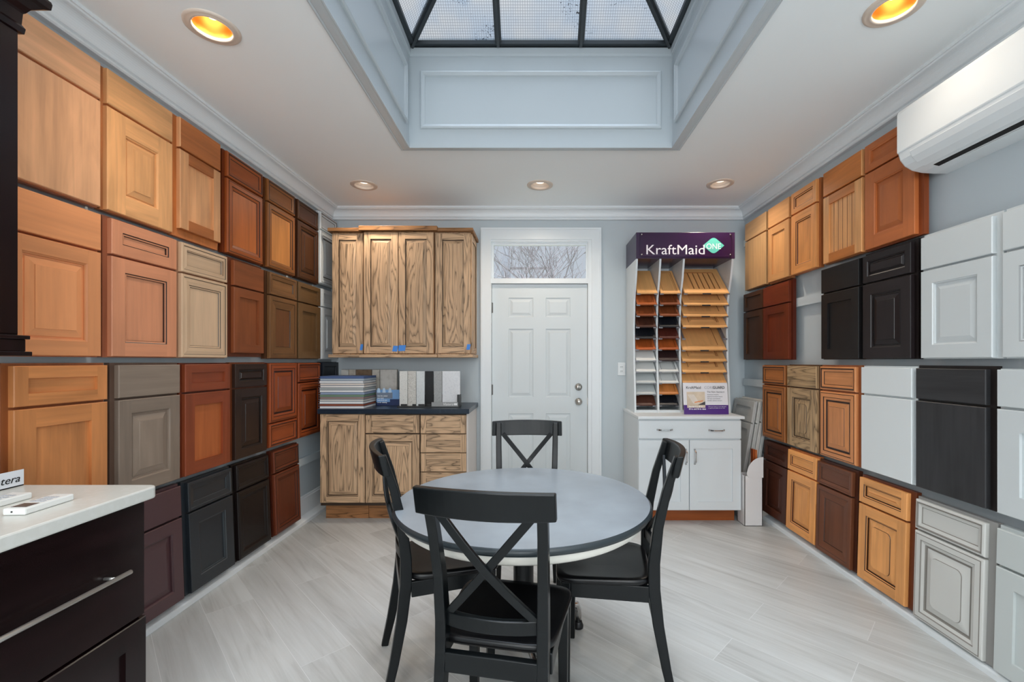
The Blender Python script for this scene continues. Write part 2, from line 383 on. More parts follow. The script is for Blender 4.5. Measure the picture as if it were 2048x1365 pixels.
# baseboards with the floor strip the bottom rows stand over
for nm, sx, xw, xs_ in (('baseboard_left', 1, XL, -1.832), ('baseboard_right', -1, XR, 1.872)):
    m = MB(); P = [(0, .20), (.006, .20), (.010, .193), (.010, .186), (.016, .178), (.016, .05), (abs(xs_ - xw) - .006, .030), (abs(xs_ - xw), .024), (abs(xs_ - xw), 0)]
    y0, y1 = 1.0, YB - .002
    for k in range(len(P) - 1):
        (a, za), (b2, zb) = P[k], P[k + 1]
        q = [(xw + sx * a, y0, za), (xw + sx * a, y1, za), (xw + sx * b2, y1, zb), (xw + sx * b2, y0, zb)]
        m.quad(q if sx > 0 else q[::-1])
    for y in (y0, y1): m.quad([(xw + sx * a, y, z) for a, z in P] + [(xw, y, 0)])
    struct(m.build(nm, TRIM))
# hanging rails on both side walls
k = 2
for sx, xw, t, y0, y1 in ((1, XL, .024, 1.25, 4.12), (-1, XR, .034, 1.2, 4.10)):
    for z in (2.35, 1.70, 1.08, .455):
        m = MB(); m.box(min(xw, xw + sx * t), max(xw, xw + sx * t), y0, y1, z, z + .062)
        struct(m.build('trim_%d' % k, WALL)); k += 1

# ---------------------------------------------------------------- door and transom
Y0 = YB
m = MB()
CX0, CX1, CZ = bx(962, YB), bx(1202, YB), bz(457, YB)
def casing(mb, xa, xb, side):
    # side casing with a stepped face
    mb.box(xa, xb, YB - .018, YB + .002, 0, CZ)
    if side < 0: mb.box(xa, xa + .018, YB - .026, YB - .017, 0, CZ)
    else: mb.box(xb - .018, xb, YB - .026, YB - .017, 0, CZ)
casing(m, CX0, OX0 + .004, -1); casing(m, OX1 - .004, CX1, 1)
m.box(CX0, CX1, YB - .0185, YB + .002, OZ - .004, CZ); m.box(CX0, CX1, YB - .0265, YB - .0175, CZ - .018, CZ)
struct(m.build('trim_%d' % k, TRIM)); k += 1
YD = YB + .035
DX0, DX1, DZ = bx(984, YD), bx(1174.5, YD), bz(569, YD)
m = MB()                                               # jamb and transom bar
m.box(OX0, DX0 - .003, YB - .004, YB + .12, 0, OZ); m.box(DX1 + .003, OX1, YB - .004, YB + .12, 0, OZ)
m.box(DX0 - .003, DX1 + .003, YB - .004, YB + .12, OZ - .022, OZ); m.box(DX0 - .003, DX1 + .003, YB + .0, YB + .12, DZ + .004, bz(559, YD) + .003)
struct(m.build('trim_%d' % k, TRIM)); k += 1
d = struct(bpy.data.objects.new('door_1', None)); C.objects.link(d); d.location = ((DX0 + DX1) / 2, YD, 0)
lx = lambda px: bx(px, YD) - (DX0 + DX1) / 2
hw = (DX1 - DX0) / 2
m = MB()
# slab front built round the six panels
cols_ = [(lx(1017), lx(1066.5)), (lx(1091.5), lx(1140.5))]; rows_ = [(.27, .80), (bz(795, YD), bz(658, YD)), (bz(634.5, YD), bz(596, YD))]
rows_ = [(.24, bz(827.5, YD)), rows_[1], rows_[2]]
xs2 = [-hw, cols_[0][0], cols_[0][1], cols_[1][0], cols_[1][1], hw]; zs2 = [.012, rows_[0][0], rows_[0][1], rows_[1][0], rows_[1][1], rows_[2][0], rows_[2][1], DZ]
for i in range(5):
    for j in range(7):
        r = (xs2[i], zs2[j], xs2[i + 1], zs2[j + 1])
        if i in (1, 3) and j in (1, 3, 5):
            m.rings_rect(r, [(0, 0), (.004, .006), (.012, .008), (.020, .007), (.040, .0015)], back=False)
        else:
            m.quad([(r[0], 0, r[1]), (r[2], 0, r[1]), (r[2], 0, r[3]), (r[0], 0, r[3])])
m.box(-hw, hw, .009, .042, .012, DZ)
for a, b2, c, dd in ((-hw, -hw, .012, DZ), (hw, hw, .012, DZ)): m.quad([(a, 0, c), (a, .01, c), (a, .01, dd), (a, 0, dd)])
m.quad([(-hw, 0, DZ), (hw, 0, DZ), (hw, .01, DZ), (-hw, .01, DZ)])
m.build('door_panel', DOORP, d)
for z in (bz(616, YD), bz(780, YD), .22):
    m = MB(); m.tube([(-hw - .004, -.006, z - .05), (-hw - .004, -.006, z + .05)], .0065, 8); m.box(-hw - .003, -hw + .010, -.001, .003, z - .048, z + .048)
    m.build('hinge', simple('hinge_grey', col(112, 112, 110), .45, metal=.5), d)
kx = lx(1157)
m = MB(); m.lathe([(.0, .0), (.034, 0), (.034, .008), (.026, .012), (.024, .030), (.012, .032), (.0, .032)], seg=28)
o = m.build('deadbolt', NICKEL, d, (kx, 0, bz(774.5, YD)), (R(90), 0, 0))
m2 = MB(); m2.box(-.004, .004, -.018, .018, .030, .044); m2.build('thumb_turn', DARKM, o)
m = MB(); m.lathe([(0, 0), (.033, 0), (.033, .006), (.020, .012), (.012, .02), (.012, .034), (.024, .042), (.029, .054), (.027, .064), (.016, .071), (0, .073)], seg=28)
m.build('knob', NICKEL, d, (kx, 0, bz(803.5, YD)), (R(90), 0, 0))
m = MB(); m.box(hw - .003, hw + .006, -.002, .01, bz(812, YD), bz(796, YD)); m.build('strike_plate', NICKEL, d)
m = MB(); m.box(OX0 + .02, OX1 - .02, YB - .01, YB + .13, 0, .012); struct(m.build('trim_%d' % k, simple('threshold', col(150, 146, 140), .4, metal=.6))); k += 1
# transom window
w1 = struct(bpy.data.objects.new('window_1', None)); C.objects.link(w1); w1.location = ((DX0 + DX1) / 2, YB + .03, bz(559, YD))
gx0, gx1, gz1 = lx(986.5), lx(1173), bz(490, YD) - bz(559, YD)
m = MB()
ox0, ox1 = OX0 - (DX0 + DX1) / 2 + .012, OX1 - (DX0 + DX1) / 2 - .012
ot = OZ - .022 - bz(559, YD)
m.box(OX0 - (DX0 + DX1) / 2, gx0 + .004, 0, .04, 0.0, gz1 - .004); m.box(gx1 - .004, OX1 - (DX0 + DX1) / 2, 0, .04, 0.0, gz1 - .004); m.box(OX0 - (DX0 + DX1) / 2, OX1 - (DX0 + DX1) / 2, 0.0, .04, gz1 - .004, OZ - bz(559, YD)); m.box(gx0 + .004, gx1 - .004, 0, .04, 0.0, .008)
m.box(ox0, ox1, -.012, 0, gz1 + .012, ot)
m.build('window_frame', TRIM, w1)
GLASS = glass_mat()
m = MB(); m.box(gx0, gx1, .02, .025, 0.004, gz1); m.build('pane', GLASS, w1)
# light switch plate beside the sample stand
t = empty('wall_outlet', (bx(1243, YB), YB, bz(738.5, YB)), 'white duplex outlet plate on the grey wall right of the door', 'outlet')
m = MB(); m.box(-.035, .035, -.007, 0, -.06, .06); m.build('plate', WHITE2, t, bevel=.003)
for z in (.02, -.02):
    m = MB(); m.box(-.016, .016, -.0095, -.006, z - .014, z + .014); s_ = m.build('socket', WHITE2, t, bevel=.002)
    m2 = MB(); m2.box(-.008, -.005, -.0101, -.009, z - .006, z + .006); m2.box(.005, .008, -.0101, -.009, z - .006, z + .006); m2.build('slot', SHADOW, s_)

# ---------------------------------------------------------------- skylight: well, hipped glazing
m = MB()
ZW = 3.285
m.box(SX0 - .02, SX0, SY0 - .02, SY1 + .02, ZC - .0, ZW + .12); m.box(SX1, SX1 + .02, SY0 - .02, SY1 + .02, ZC, ZW + .12)
m.box(SX0, SX1, SY1, SY1 + .02, ZC, ZW + .12); m.box(SX0, SX1, SY0 - .02, SY0, ZC, ZW + .12)
struct(m.build('wall_skylight', WELLP))
m = MB()                                               # casing round the opening, under the ceiling
loops_rect(m, (SX0 - .068, SY0 - .068, SX1 + .068, SY1 + .068), [(0, ZC), (.0, ZC - .012), (.006, ZC - .014), (.012, ZC - .010), (.018, ZC - .016), (.045, ZC - .020), (.060, ZC - .020), (.066, ZC - .028), (.074, ZC - .028), (.074, ZC + .006), (.068, ZC + .008)])
struct(m.build('trim_%d' % k, WELLP)); k += 1
m = MB()                                               # ledge under the glazing
loops_rect(m, (SX0, SY0, SX1, SY1), [(0, ZW - .006), (.008, ZW - .004), (.010, ZW + .004), (.014, ZW + .008), (.018, ZW + .044), (.0, ZW + .048)])
struct(m.build('trim_%d' % k, WELLP)); k += 1
# raised panel mouldings on the four well sides (each its own trim)
def well_panel(o_, ux, uy, L):
    mb = MB()
    r = (.075, .095, L - .075, .47)
    mb.rings_rect(r, [(0, 0), (0, -.010), (.004, -.016), (.012, -.018), (.020, -.013), (.028, -.010), (.032, -.004), (.034, 0)], cap=None, back=False)
    a = math.atan2(uy, ux)
    return struct(mb.build('trim_%d' % k, WELLP, loc=o_, rot=(0, 0, a)))
well_panel((SX0, SY1, ZC), 1, 0, SX1 - SX0); k += 1
well_panel((SX0, SY0, ZC), 0, 1, SY1 - SY0); k += 1
well_panel((SX1, SY1, ZC), 0, -1, SY1 - SY0); k += 1
well_panel((SX1, SY0, ZC), -1, 0, SX1 - SX0); k += 1
w2 = struct(bpy.data.objects.new('window_2', None)); C.objects.link(w2)
PANE = pane_mat(); ZE = ZW + .075; SL = .86
gx0, gx1, gy0, gy1 = SX0 + .022, SX1 - .022, SY0 + .022, SY1 - .022
HWD = (gx1 - gx0) / 2
faces = [((gx0, gy1), (1, 0), (0, -1), gx1 - gx0, [-.237 - gx0, .295 - gx0]), ((gx1, gy0), (-1, 0), (0, 1), gx1 - gx0, [.57, 1.13]),
         ((gx0, gy0), (0, 1), (1, 0), gy1 - gy0, [.45, .9, 1.4, 1.88]), ((gx1, gy1), (0, -1), (-1, 0), gy1 - gy0, [.45, .93, 1.4, 1.88])]
bars = []
for o_, e_, r_, L, br_ in faces:
    def P3(s, r): return (o_[0] + e_[0] * s + r_[0] * r, o_[1] + e_[1] * s + r_[1] * r, ZE + r * SL)
    rm = lambda s: min(s, L - s, HWD)
    st = [0] + br_ + [L]
    for a, b2 in zip(st[:-1], st[1:]):
        top = sorted({a, b2} | {q for q in (HWD, L - HWD) if a < q < b2}, reverse=True)
        poly = [(a, 0), (b2, 0)] + [(s, rm(s)) for s in top if rm(s) > 1e-6]
        me = bpy.data.meshes.new('pane'); me.from_pydata([P3(s, r) for s, r in poly], [], [tuple(range(len(poly)))])
        ul = me.uv_layers.new(name='UVMap')
        for li, (s, r) in enumerate(poly): ul.data[li].uv = (s, r * math.hypot(1, SL))
        me.materials.append(PANE)
        ob = bpy.data.objects.new('pane', me); C.objects.link(ob); ob.parent = w2
    for s in br_: bars.append((P3(s, 0), P3(s, rm(s))))
    bars.append((P3(0, 0), P3(HWD, HWD))); bars.append((P3(0, 0), P3(L, 0)))
bars.append(((gx0 + HWD, gy0 + HWD, ZE + HWD * SL), (gx0 + HWD, gy1 - HWD, ZE + HWD * SL)))
for a, b2 in bars:
    mb = MB(); A, B = Vector(a), Vector(b2); t_ = (B - A).normalized(); side = t_.cross(Vector((0, 0, 1))).normalized()
    mb.ribbon([A - Vector((0, 0, .012)), B - Vector((0, 0, .012))], side, .021, .012)
    if abs(t_.z) > .01: mb.ribbon([A - Vector((0, 0, .03)), B - Vector((0, 0, .03))], side, .009, .014)
    mb.build('glazing_bar', DARKM, w2)

# ---------------------------------------------------------------- outside: bare trees, pole, ground
m = MB(); m.box(-16, 16, YB + .3, 30, -.12, -.02); struct(m.build('ground', simple('lawn', col(120, 118, 100), .9, var=.2)))
BARK = simple('bark', col(168, 160, 160), .9, var=.2)
def tree(x, y, h, seed, label, nm='bare_tree'):
    rnd = random.Random(seed); mb = MB()
    def br(p, d, L, r, dep):
        q = p + d * L
        mid = p + d * L * .5 + Vector((rnd.uniform(-1, 1), rnd.uniform(-1, 1), rnd.uniform(-.3, 1))) * L * .06
        mb.tube([p, mid, q], [r, r * .85, r * .66], 5, caps=False)
        if dep == 0: return
        for _ in range(3):
            v = Vector((rnd.uniform(-1, 1), rnd.uniform(-1, 1), rnd.uniform(-.35, 1)))
            nd = (d * .85 + v * .85).normalized()
            s = rnd.uniform(.45, 1.0)
            br(p + (q - p) * s, nd, L * rnd.uniform(.6, .82), max(r * .5, .0045), dep - 1)
    br(Vector((0, 0, -.05)), Vector((rnd.uniform(-.05, .05), 0, 1)).normalized(), h * .36, h * .011, 5)
    tag(mb.build(nm, BARK, loc=(x, y, 0)), label, 'tree', 'bare trees beyond the transom')
tree(-.55, 10.0, 5.6, 3, 'bare grey tree seen through the left part of the transom')
tree(.45, 11.5, 6.4, 11, 'bare grey tree seen through the middle of the transom')
tree(1.35, 10.6, 5.8, 5, 'bare grey tree seen through the right end of the transom')
t = empty('utility_pole', (-.95, 14.5, 0), 'grey blue utility pole seen through the transom behind the left bare tree', 'pole')
m = MB(); m.tube([(0, 0, -.05), (0, 0, 6.5)], [.17, .14], 12); m.build('pole', simple('pole_grey', col(150, 152, 156), .8), t)
m = MB(); m.box(-.1, 1.5, -.03, .03, 4.3, 4.36); m.build('crossarm', BARK, t)
# =====================================================================  cabinet front displays on the two side walls
TD, TF = .021, .024                                   # door and face frame thickness
def front_loops(style, t, fw, g):
    G = 'g' if g else 'w'
    e = [(0, 0), (0, -t + .003), (.003, -t)]
    if style in ('shaker', 'beadboard'): return e + [(fw, -t, 's'), (fw, -t + .012, G)], fw
    if style == 'bead': return e + [(fw, -t, 's'), (fw + .004, -t + .003, 'g' if g else 'w'), (fw + .010, -t + .004, 'w'), (fw + .012, -t + .012, 'g' if g else 'w')], fw + .012
    if style == 'raised': return e + [(fw, -t, 's'), (fw + .003, -t + .004, G), (fw + .007, -t + .006, 'w'), (fw + .008, -t + .013, G)], fw + .008
    if style == 'mitred': return [(0, 0), (0, -t + .007), (.003, -t + .003, 'w'), (.010, -t + .001, 'w'), (.014, -t, G), (fw - .020, -t, 'w'), (fw - .016, -t + .004, G), (fw - .002, -t + .008, 'w'), (fw + .004, -t + .014, G)], fw + .004
    if style == 'sloped': return e + [(fw * .35, -t, 'w'), (fw * .38, -t + .002, G), (fw * .95, -t + .007, 'w'), (fw, -t + .013, G)], fw
    if style == 'stepped': return e + [(.014, -t, 'w'), (.017, -t + .003, G), (.034, -t + .001, 'w'), (fw - .010, -t + .003, 'w'), (fw - .007, -t + .006, G), (fw, -t + .007, 'w'), (fw + .003, -t + .013, G)], fw + .003
    raise KeyError(style)
def make_front(name, w, z0, z1, style, mats, parent, fw, panel='flat', g=False, t=TD, cap='V', arc=False):
    """a door or drawer front, local y = 0 at its back"""
    mb = MB()
    if style == 'slab':
        mb.rings_rect((-w / 2, z0, w / 2, z1), [(0, 0), (0, -t + .003), (.003, -t)], cap=cap)
        return mb.build(name, mats, parent, (0, -TF, 0))
    lp, ins = front_loops(style, t, fw, g)
    mb.rings_rect((-w / 2, z0, w / 2, z1), lp, cap=None)
    o = mb.build(name, mats, parent, (0, -TF, 0))
    pb = MB(); i0 = ins - .004; r = (-w / 2, z0, w / 2, z1); G = 'g' if g else 'w'
    if style == 'beadboard':
        x0, x1 = -w / 2 + i0, w / 2 - i0; n = 6; y = -t + .010
        for q in range(n):
            a, b2 = x0 + (x1 - x0) * q / n, x0 + (x1 - x0) * (q + 1) / n
            pb.quad([(a + .003, y, z0 + i0), (b2 - .003, y, z0 + i0), (b2 - .003, y, z1 - i0), (a + .003, y, z1 - i0)])
            for c, dd in ((a, a + .003), (b2, b2 - .003)):
                qd = [(c, y + .005, z0 + i0), (dd, y, z0 + i0), (dd, y, z1 - i0), (c, y + .005, z1 - i0)]
                pb.quad(qd if dd > c else qd[::-1], 2)
    elif panel == 'flat':
        pb.rings_rect(r, [(i0, -t + .018), (i0, -t + .0112)], cap=cap)
    elif arc and (z1 - z0) > .3:                       # raised field with rounded corners
        pb.rings_rect(r, [(i0, -t + .018), (i0, -t + .012), (ins + .005, -t + .012, G)], cap=None)
        def rl(i, y, rad, n=7):
            x0, zz0, x1, zz1 = r[0] + i, r[1] + i, r[2] - i, r[3] - i; out = []
            for cx_, cz_, a0 in ((x0 + rad, zz0 + rad, 180), (x1 - rad, zz0 + rad, 270), (x1 - rad, zz1 - rad, 0), (x0 + rad, zz1 - rad, 90)):
                for q in range(n):
                    a = R(a0 + 90 * q / (n - 1)); out.append((cx_ + rad * math.cos(a), y, cz_ + rad * math.sin(a)))
            return out
        A = [rl(ins + .005, -t + .012, .0005), rl(ins + .034, -t + .004, .026), rl(ins + .0355, -t + .0005, .0255)]
        for k_ in range(2):
            for j in range(28): pb.quad([A[k_][j], A[k_][(j + 1) % 28], A[k_ + 1][(j + 1) % 28], A[k_ + 1][j]], 2 if k_ == 1 and g else 0)
        pb.quad(A[2], 0)
    elif panel == 'low':                               # low step with a wide bevel
        pb.rings_rect(r, [(i0, -t + .018), (i0, -t + .012), (ins + .004, -t + .012, G), (ins + .028, -t + .006), (ins + .030, -t + .006)], cap=cap)
    else:
        bw = .034 if (z1 - z0) > .3 else .014
        pb.rings_rect(r, [(i0, -t + .018), (i0, -t + .012), (ins + .006, -t + .012, G), (ins + .008, -t + .009), (ins + bw, -t + .003), (ins + bw + .0012, -t + .0005, G), (ins + bw + .003, -t + .0005)], cap=cap)
    p = pb.build('panel', mats, o); p.location = (0, 0, 0)
    return o
ROWS = 'cabinet fronts hung on the left wall', 'cabinet fronts hung on the right wall'
def display(side, pn, pf, zt, zg, zb, door, drawer, mats, label, fn=.012, ff=.004, ft=.004, fb=.004, lean=0., fwd=.056, fwk=.034, panel='raised', dpanel='flat', g=False, flip=False, fmats=None, arc=False, pm=None):
    XF = 1.83 if side == 'L' else 1.875
    if side == 'L': yn, yf = F * XF / (VX - pn), F * XF / (VX - pf)
    else: yn, yf = F * XF / (pn - VX), F * XF / (pf - VX)
    w = yf - yn; yc = (yn + yf) / 2; h = zt - zb
    xb = (XF + TD + TF)
    if side == 'L': loc = (-xb + lean, yc, zb); rz = R(90); dn, df = -w / 2 - fn, w / 2 + ff
    else: loc = (xb - lean, yc, zb); rz = R(-90); dn, df = -w / 2 - ff, w / 2 + fn
    t = empty('cabinet_display', loc, label, 'cabinet door', rz, ROWS[0 if side == 'L' else 1], rotx=-lean / h)
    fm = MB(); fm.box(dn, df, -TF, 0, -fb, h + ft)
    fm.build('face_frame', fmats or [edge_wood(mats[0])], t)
    gz = zg - zb
    if not flip:
        make_front('drawer_front', w, gz + .005, h, drawer, mats, t, fwk, dpanel, g, cap='H')
        make_front('door', w, 0, gz - .005, door, mats, t, fwd, panel, g, arc=arc)
    else:
        make_front('drawer_front', w, 0, gz - .005, drawer, mats, t, fwk, dpanel, g, cap='H')
        make_front('door', w, gz + .005, h, door, mats, t, fwd, panel, g, arc=arc)
    if pm:
        for ch in t.children:
            if ch.name.startswith('door'):
                for p in ch.children:
                    p.data.materials.clear()
                    for q in pm: p.data.materials.append(q)
    return t
W = lambda n, *a, **k: woodset(n, *a, **k)
WK = 1.55
def ws(n, rgb, **k):
    lum = .3 * lin(rgb[0]) + .6 * lin(rgb[1]) + .1 * lin(rgb[2])
    return woodset(n, rgb, k=k.pop('k', .82 + (WK - .82) * min(1, max(0, (lum - .03) / .17))), **k)
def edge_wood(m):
    """board behind the fronts; darker finish with edge shade put into its colour"""
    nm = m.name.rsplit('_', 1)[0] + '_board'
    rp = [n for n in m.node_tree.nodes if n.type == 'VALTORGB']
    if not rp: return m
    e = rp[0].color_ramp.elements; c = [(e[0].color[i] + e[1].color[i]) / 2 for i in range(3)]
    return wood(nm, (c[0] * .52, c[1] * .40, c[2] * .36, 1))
L1 = (2.557, 2.401, 1.951); L2 = (1.920, 1.762, 1.321); L3 = (1.283, 1.132, .694); L4 = (.655, .496, .073)
R1 = (2.519, 2.363, 1.930); R2 = (1.897, 1.738, 1.315); R3 = (1.266, 1.112, .685); R4 = (.640, .492, .062)

# ---- left wall, top row
display('L', -8, 202, *L1, 'slab', 'slab', ws('cherry_natural', (207, 156, 117), contrast=.22, k=1.2), 'natural cherry slab front, left of the knotty one in the top row, left wall', fn=.006, ff=.003)
display('L', 215, 345.6, *L1, 'raised', 'slab', ws('knotty_alder', (206, 152, 102), contrast=.25, k=1.2), 'knotty honey-coloured raised panel front in the top row, left wall', fn=.014, ff=.008, fwd=.085)
display('L', 360.6, 441.6, 2.563, 2.404, 1.988, 'shaker', 'slab', [wood('honey_shaker', col(206, 150, 104, 1.25)), wood('umber_rail', col(150, 88, 46, WK), 'x'), simple('honey_glaze', col(110, 62, 34), .4)], 'light cherry shaker front with a darker brown drawer, top row of the left wall', fn=.03, ff=.003, fb=.042, fmats=[wood('honey_frame', col(170, 100, 52, WK))], panel='flat')
display('L', 456, 526.8, *L1, 'mitred', 'mitred', ws('autumn_cherry', (142, 72, 32), glaze=(52, 24, 14)), 'glowing red-brown glazed front right of the light cherry shaker, top row, left wall', fn=.02, ff=.012, panel='flat', g=True, pm=ws('autumn_panel', (160, 86, 40), glaze=(52, 24, 14), contrast=.2))
display('L', 536.6, 591, *L1, 'mitred', 'mitred', ws('chestnut', (128, 78, 38), glaze=(46, 26, 16)), 'chestnut glazed front with wide mitred frame, fifth from the left, top row, left wall', fn=.02, ff=.006, panel='flat', g=True, pm=ws('chestnut_panel', (164, 108, 58), glaze=(46, 26, 16)))
display('L', 597, 638, *L1, 'mitred', 'mitred', ws('dark_walnut', (84, 50, 28), glaze=(32, 18, 12)), 'dark walnut raised panel front beside the white one, top row, left wall', fn=.01, ff=.004, panel='raised', g=True)
WG = paintset('white_glazed', (208, 213, 215), glaze=(120, 118, 114), k=1.1)
display('L', 642, 675, 2.585, 2.43, 1.972, 'mitred', 'mitred', WG, 'white glazed front in the upper left corner above the other white one', fn=.006, ff=.002, panel='raised', g=True)
# ---- second row
display('L', 5, 203, *L2, 'raised', 'slab', ws('spice_maple', (196, 131, 87), contrast=.10, k=1.5), 'smooth orange maple raised panel front beside the dark wall cabinet', fn=.006, ff=.003, fwd=.058)
display('L', 224, 354, *L2, 'bead', 'bead', ws('toffee', (184, 124, 92), glaze=(52, 26, 18), contrast=.14), 'pinkish brown front with thin dark glaze lines round flat panels, second row, left wall', fn=.022, ff=.004, ft=.008, g=True, panel='flat', fwd=.062, fwk=.05)
display('L', 364, 455, *L2, 'stepped', 'stepped', ws('taupe_maple', (172, 146, 120), glaze=(84, 66, 50), contrast=.12), 'taupe front with stepped beaded frame in the second row, left wall', fn=.012, ff=.003, g=True, panel='flat', fwd=.062, fwk=.04)
display('L', 468.5, 528, 1.916, 1.76, 1.352, 'shaker', 'slab', ws('russet', (128, 70, 40)), 'russet shaker front with slab drawer right of the taupe one', fn=.034, ff=.003, ft=.016, fb=.024, panel='flat', fwd=.055)
display('L', 540, 594, *L2, 'sloped', 'sloped', ws('umber', (112, 78, 48), glaze=(40, 26, 16), contrast=.35), 'streaky umber front with wide sloped frame in the second row, left wall', fn=.028, ff=.004, g=True, panel='flat', fwd=.085, fwk=.045, pm=ws('umber_panel', (104, 66, 40), glaze=(40, 26, 16)))
display('L', 597.5, 641, *L2, 'shaker', 'shaker', ws('olive_brown', (104, 78, 50)), 'olive brown shaker front beside the white one, second row, left wall', fn=.01, ff=.002, panel='flat', fwd=.06)
display('L', 644, 676, 1.925, 1.77, 1.32, 'raised', 'raised', WG, 'white raised panel front in the left corner below another white one', fn=.006, ff=.002, panel='raised', dpanel='low')
# ---- third row
display('L', 28, 216, *L3, 'shaker', 'shaker', ws('copper_cherry', (172, 112, 66), contrast=.26), 'large copper-toned shaker front standing behind the pale countertop', fn=.022, ff=.002, ft=.010, panel='flat', fwd=.07, fwk=.045)
display('L', 238, 360.6, *L3, 'raised', 'slab', ws('grey_brown', (122, 108, 96), contrast=.16), 'grey-brown raised panel front with slab drawer in the third row, left wall', fn=.022, ff=.004, ft=.010, fwd=.062)
display('L', 371, 460.6, *L3, 'shaker', 'shaker', ws('rosewood', (132, 64, 38), contrast=.2), 'rosewood red shaker front above the black one on the left wall', fn=.016, ff=.003, ft=.008, panel='flat', fwd=.064, fwk=.044, pm=ws('rosewood_panel', (158, 86, 46), contrast=.18))
display('L', 471, 534, *L3, 'raised', 'raised', ws('bitter_brown', (54, 36, 28), glaze=(22, 16, 14)), 'dark bitter-chocolate raised front right of the rosewood shaker', fn=.022, ff=.006, ft=.010, fwd=.055, dpanel='raised', g=True, fmats=[wood('russet_frame', col(120, 62, 34))])
display('L', 541, 595, 1.285, .866, .70, 'mitred', 'mitred', ws('amber_glaze', (138, 66, 32), glaze=(56, 24, 14)), 'amber red glazed front hung upside down with its drawer at the bottom', fn=.008, ff=.006, panel='raised', flip=True, g=True)
display('L', 598, 642, 1.285, 1.132, .70, 'mitred', 'mitred', ws('amber_glaze', (138, 66, 32), glaze=(56, 24, 14)), 'amber red glazed front partly hidden by the dark countertop, drawer on top', fn=.006, ff=.006, panel='raised', g=True)
display('L', 646, 677, 1.29, 1.12, .72, 'raised', 'raised', paintset('navy_black', (20, 28, 40)), 'navy black front in the corner behind the stack of sample books', fn=.01, ff=.002, panel='raised')
# ---- bottom row
display('L', 232, 362, *L4, 'raised', 'slab', paintset('plum', (80, 54, 58), .35), 'plum-coloured front in the bottom row next to the near countertop', fn=.012, ff=.004, ft=.012, fb=.004, lean=.02, fwd=.062, panel='low')
display('L', 376, 463.5, *L4, 'bead', 'sloped', paintset('charcoal', (36, 42, 48), .35, glaze=(70, 76, 80)), 'charcoal black painted front in the bottom row, left wall', fn=.022, ff=.004, ft=.010, lean=.022, fwd=.066, fwk=.045, panel='flat', g=True)
display('L', 474, 538, *L4, 'mitred', 'mitred', ws('espresso', (28, 20, 19), glaze=(20, 14, 13)), 'espresso front between the charcoal one and the red-brown one, bottom row', fn=.024, ff=.006, ft=.010, lean=.02, panel='flat', g=True)
display('L', 548, 598, .660, .505, .075, 'mitred', 'mitred', ws('burnt_cherry', (104, 50, 30), glaze=(40, 18, 12)), 'burnt cherry glazed front at the end of the bottom row, left wall', fn=.016, ff=.006, ft=.010, lean=.02, panel='flat', g=True)

# ---- right wall, top row
display('R', 1531, 1490, *R1, 'slab', 'slab', ws('natural_maple', (192, 150, 104), contrast=.2, k=1.15), 'pale maple slab front at the corner end of the top row, right wall', fn=.006, ff=.004)
display('R', 1577, 1536, *R1, 'shaker', 'slab', ws('honey_maple', (194, 142, 92), contrast=.16, k=1.15), 'honey maple shaker front with slab drawer, second from the corner, right wall', fn=.010, ff=.004, panel='flat', fb=.014)
display('R', 1632, 1582, *R1, 'bead', 'bead', ws('ginger', (186, 126, 74), glaze=(96, 52, 26)), 'ginger front with dark lined recessed panels between honey and beadboard fronts', fn=.016, ff=.004, panel='flat', g=True)
display('R', 1723, 1646, *R1, 'beadboard', 'slab', [wood('honey_bead', col(194, 140, 90, 1.35)), wood('amber_drawer', col(160, 96, 46, WK), 'x'), simple('bead_groove', col(150, 92, 46), .5)], 'honey front with a grooved beadboard panel and amber drawer, right wall', fn=.010, ff=.004)
display('R', 1829, 1729, *R1, 'raised', 'bead', ws('cinnamon', (160, 90, 48), contrast=.14), 'cinnamon brown raised panel front beneath the air conditioner end', fn=.030, ff=.004, fb=.008, panel='low', fwd=.07)
# ---- second row
display('R', 1524.6, 1487, *R2, 'shaker', 'shaker', ws('tobacco', (78, 46, 24)), 'tobacco brown shaker front in the corner, second row, right wall', fn=.006, ff=.002, panel='flat', fwd=.05)
display('R', 1577, 1526, *R2, 'shaker', 'slab', ws('mahogany', (112, 46, 22)), 'mahogany red shaker front beside the bare patch of wall', fn=.022, ff=.004, ft=.012, panel='flat', fwd=.06)
display('R', 1717, 1642, *R2, 'shaker', 'slab', ws('ebony', (29, 28, 29), contrast=.15), 'ebony shaker front with slab drawer right of the bare wall patch', fn=.006, ff=.006, panel='flat', fwd=.062)
display('R', 1821, 1725, *R2, 'raised', 'raised', ws('black_coffee', (38, 31, 33), glaze=(24, 19, 19), contrast=.25), 'black coffee raised panel front beside the large white one, right wall', fn=.022, ff=.003, ft=.014, dpanel='raised', fwd=.06, g=True)
PW = paintset('dove_white', (207, 213, 215), .35)
display('R', 1984, 1841, *R2, 'raised', 'slab', PW, 'dove white raised panel front with slab drawer, second row, right wall', fn=.026, ff=.002, ft=.014, panel='low', fwd=.062)
display('R', 2190, 2004, *R2, 'bead', 'slab', paintset('dove_white_bead', (207, 213, 215), .35, glaze=(150, 153, 154)), 'white beaded front cut off by the right edge, second row, right wall', fn=.02, ff=.002, ft=.014, panel='flat', fwd=.062, g=True)
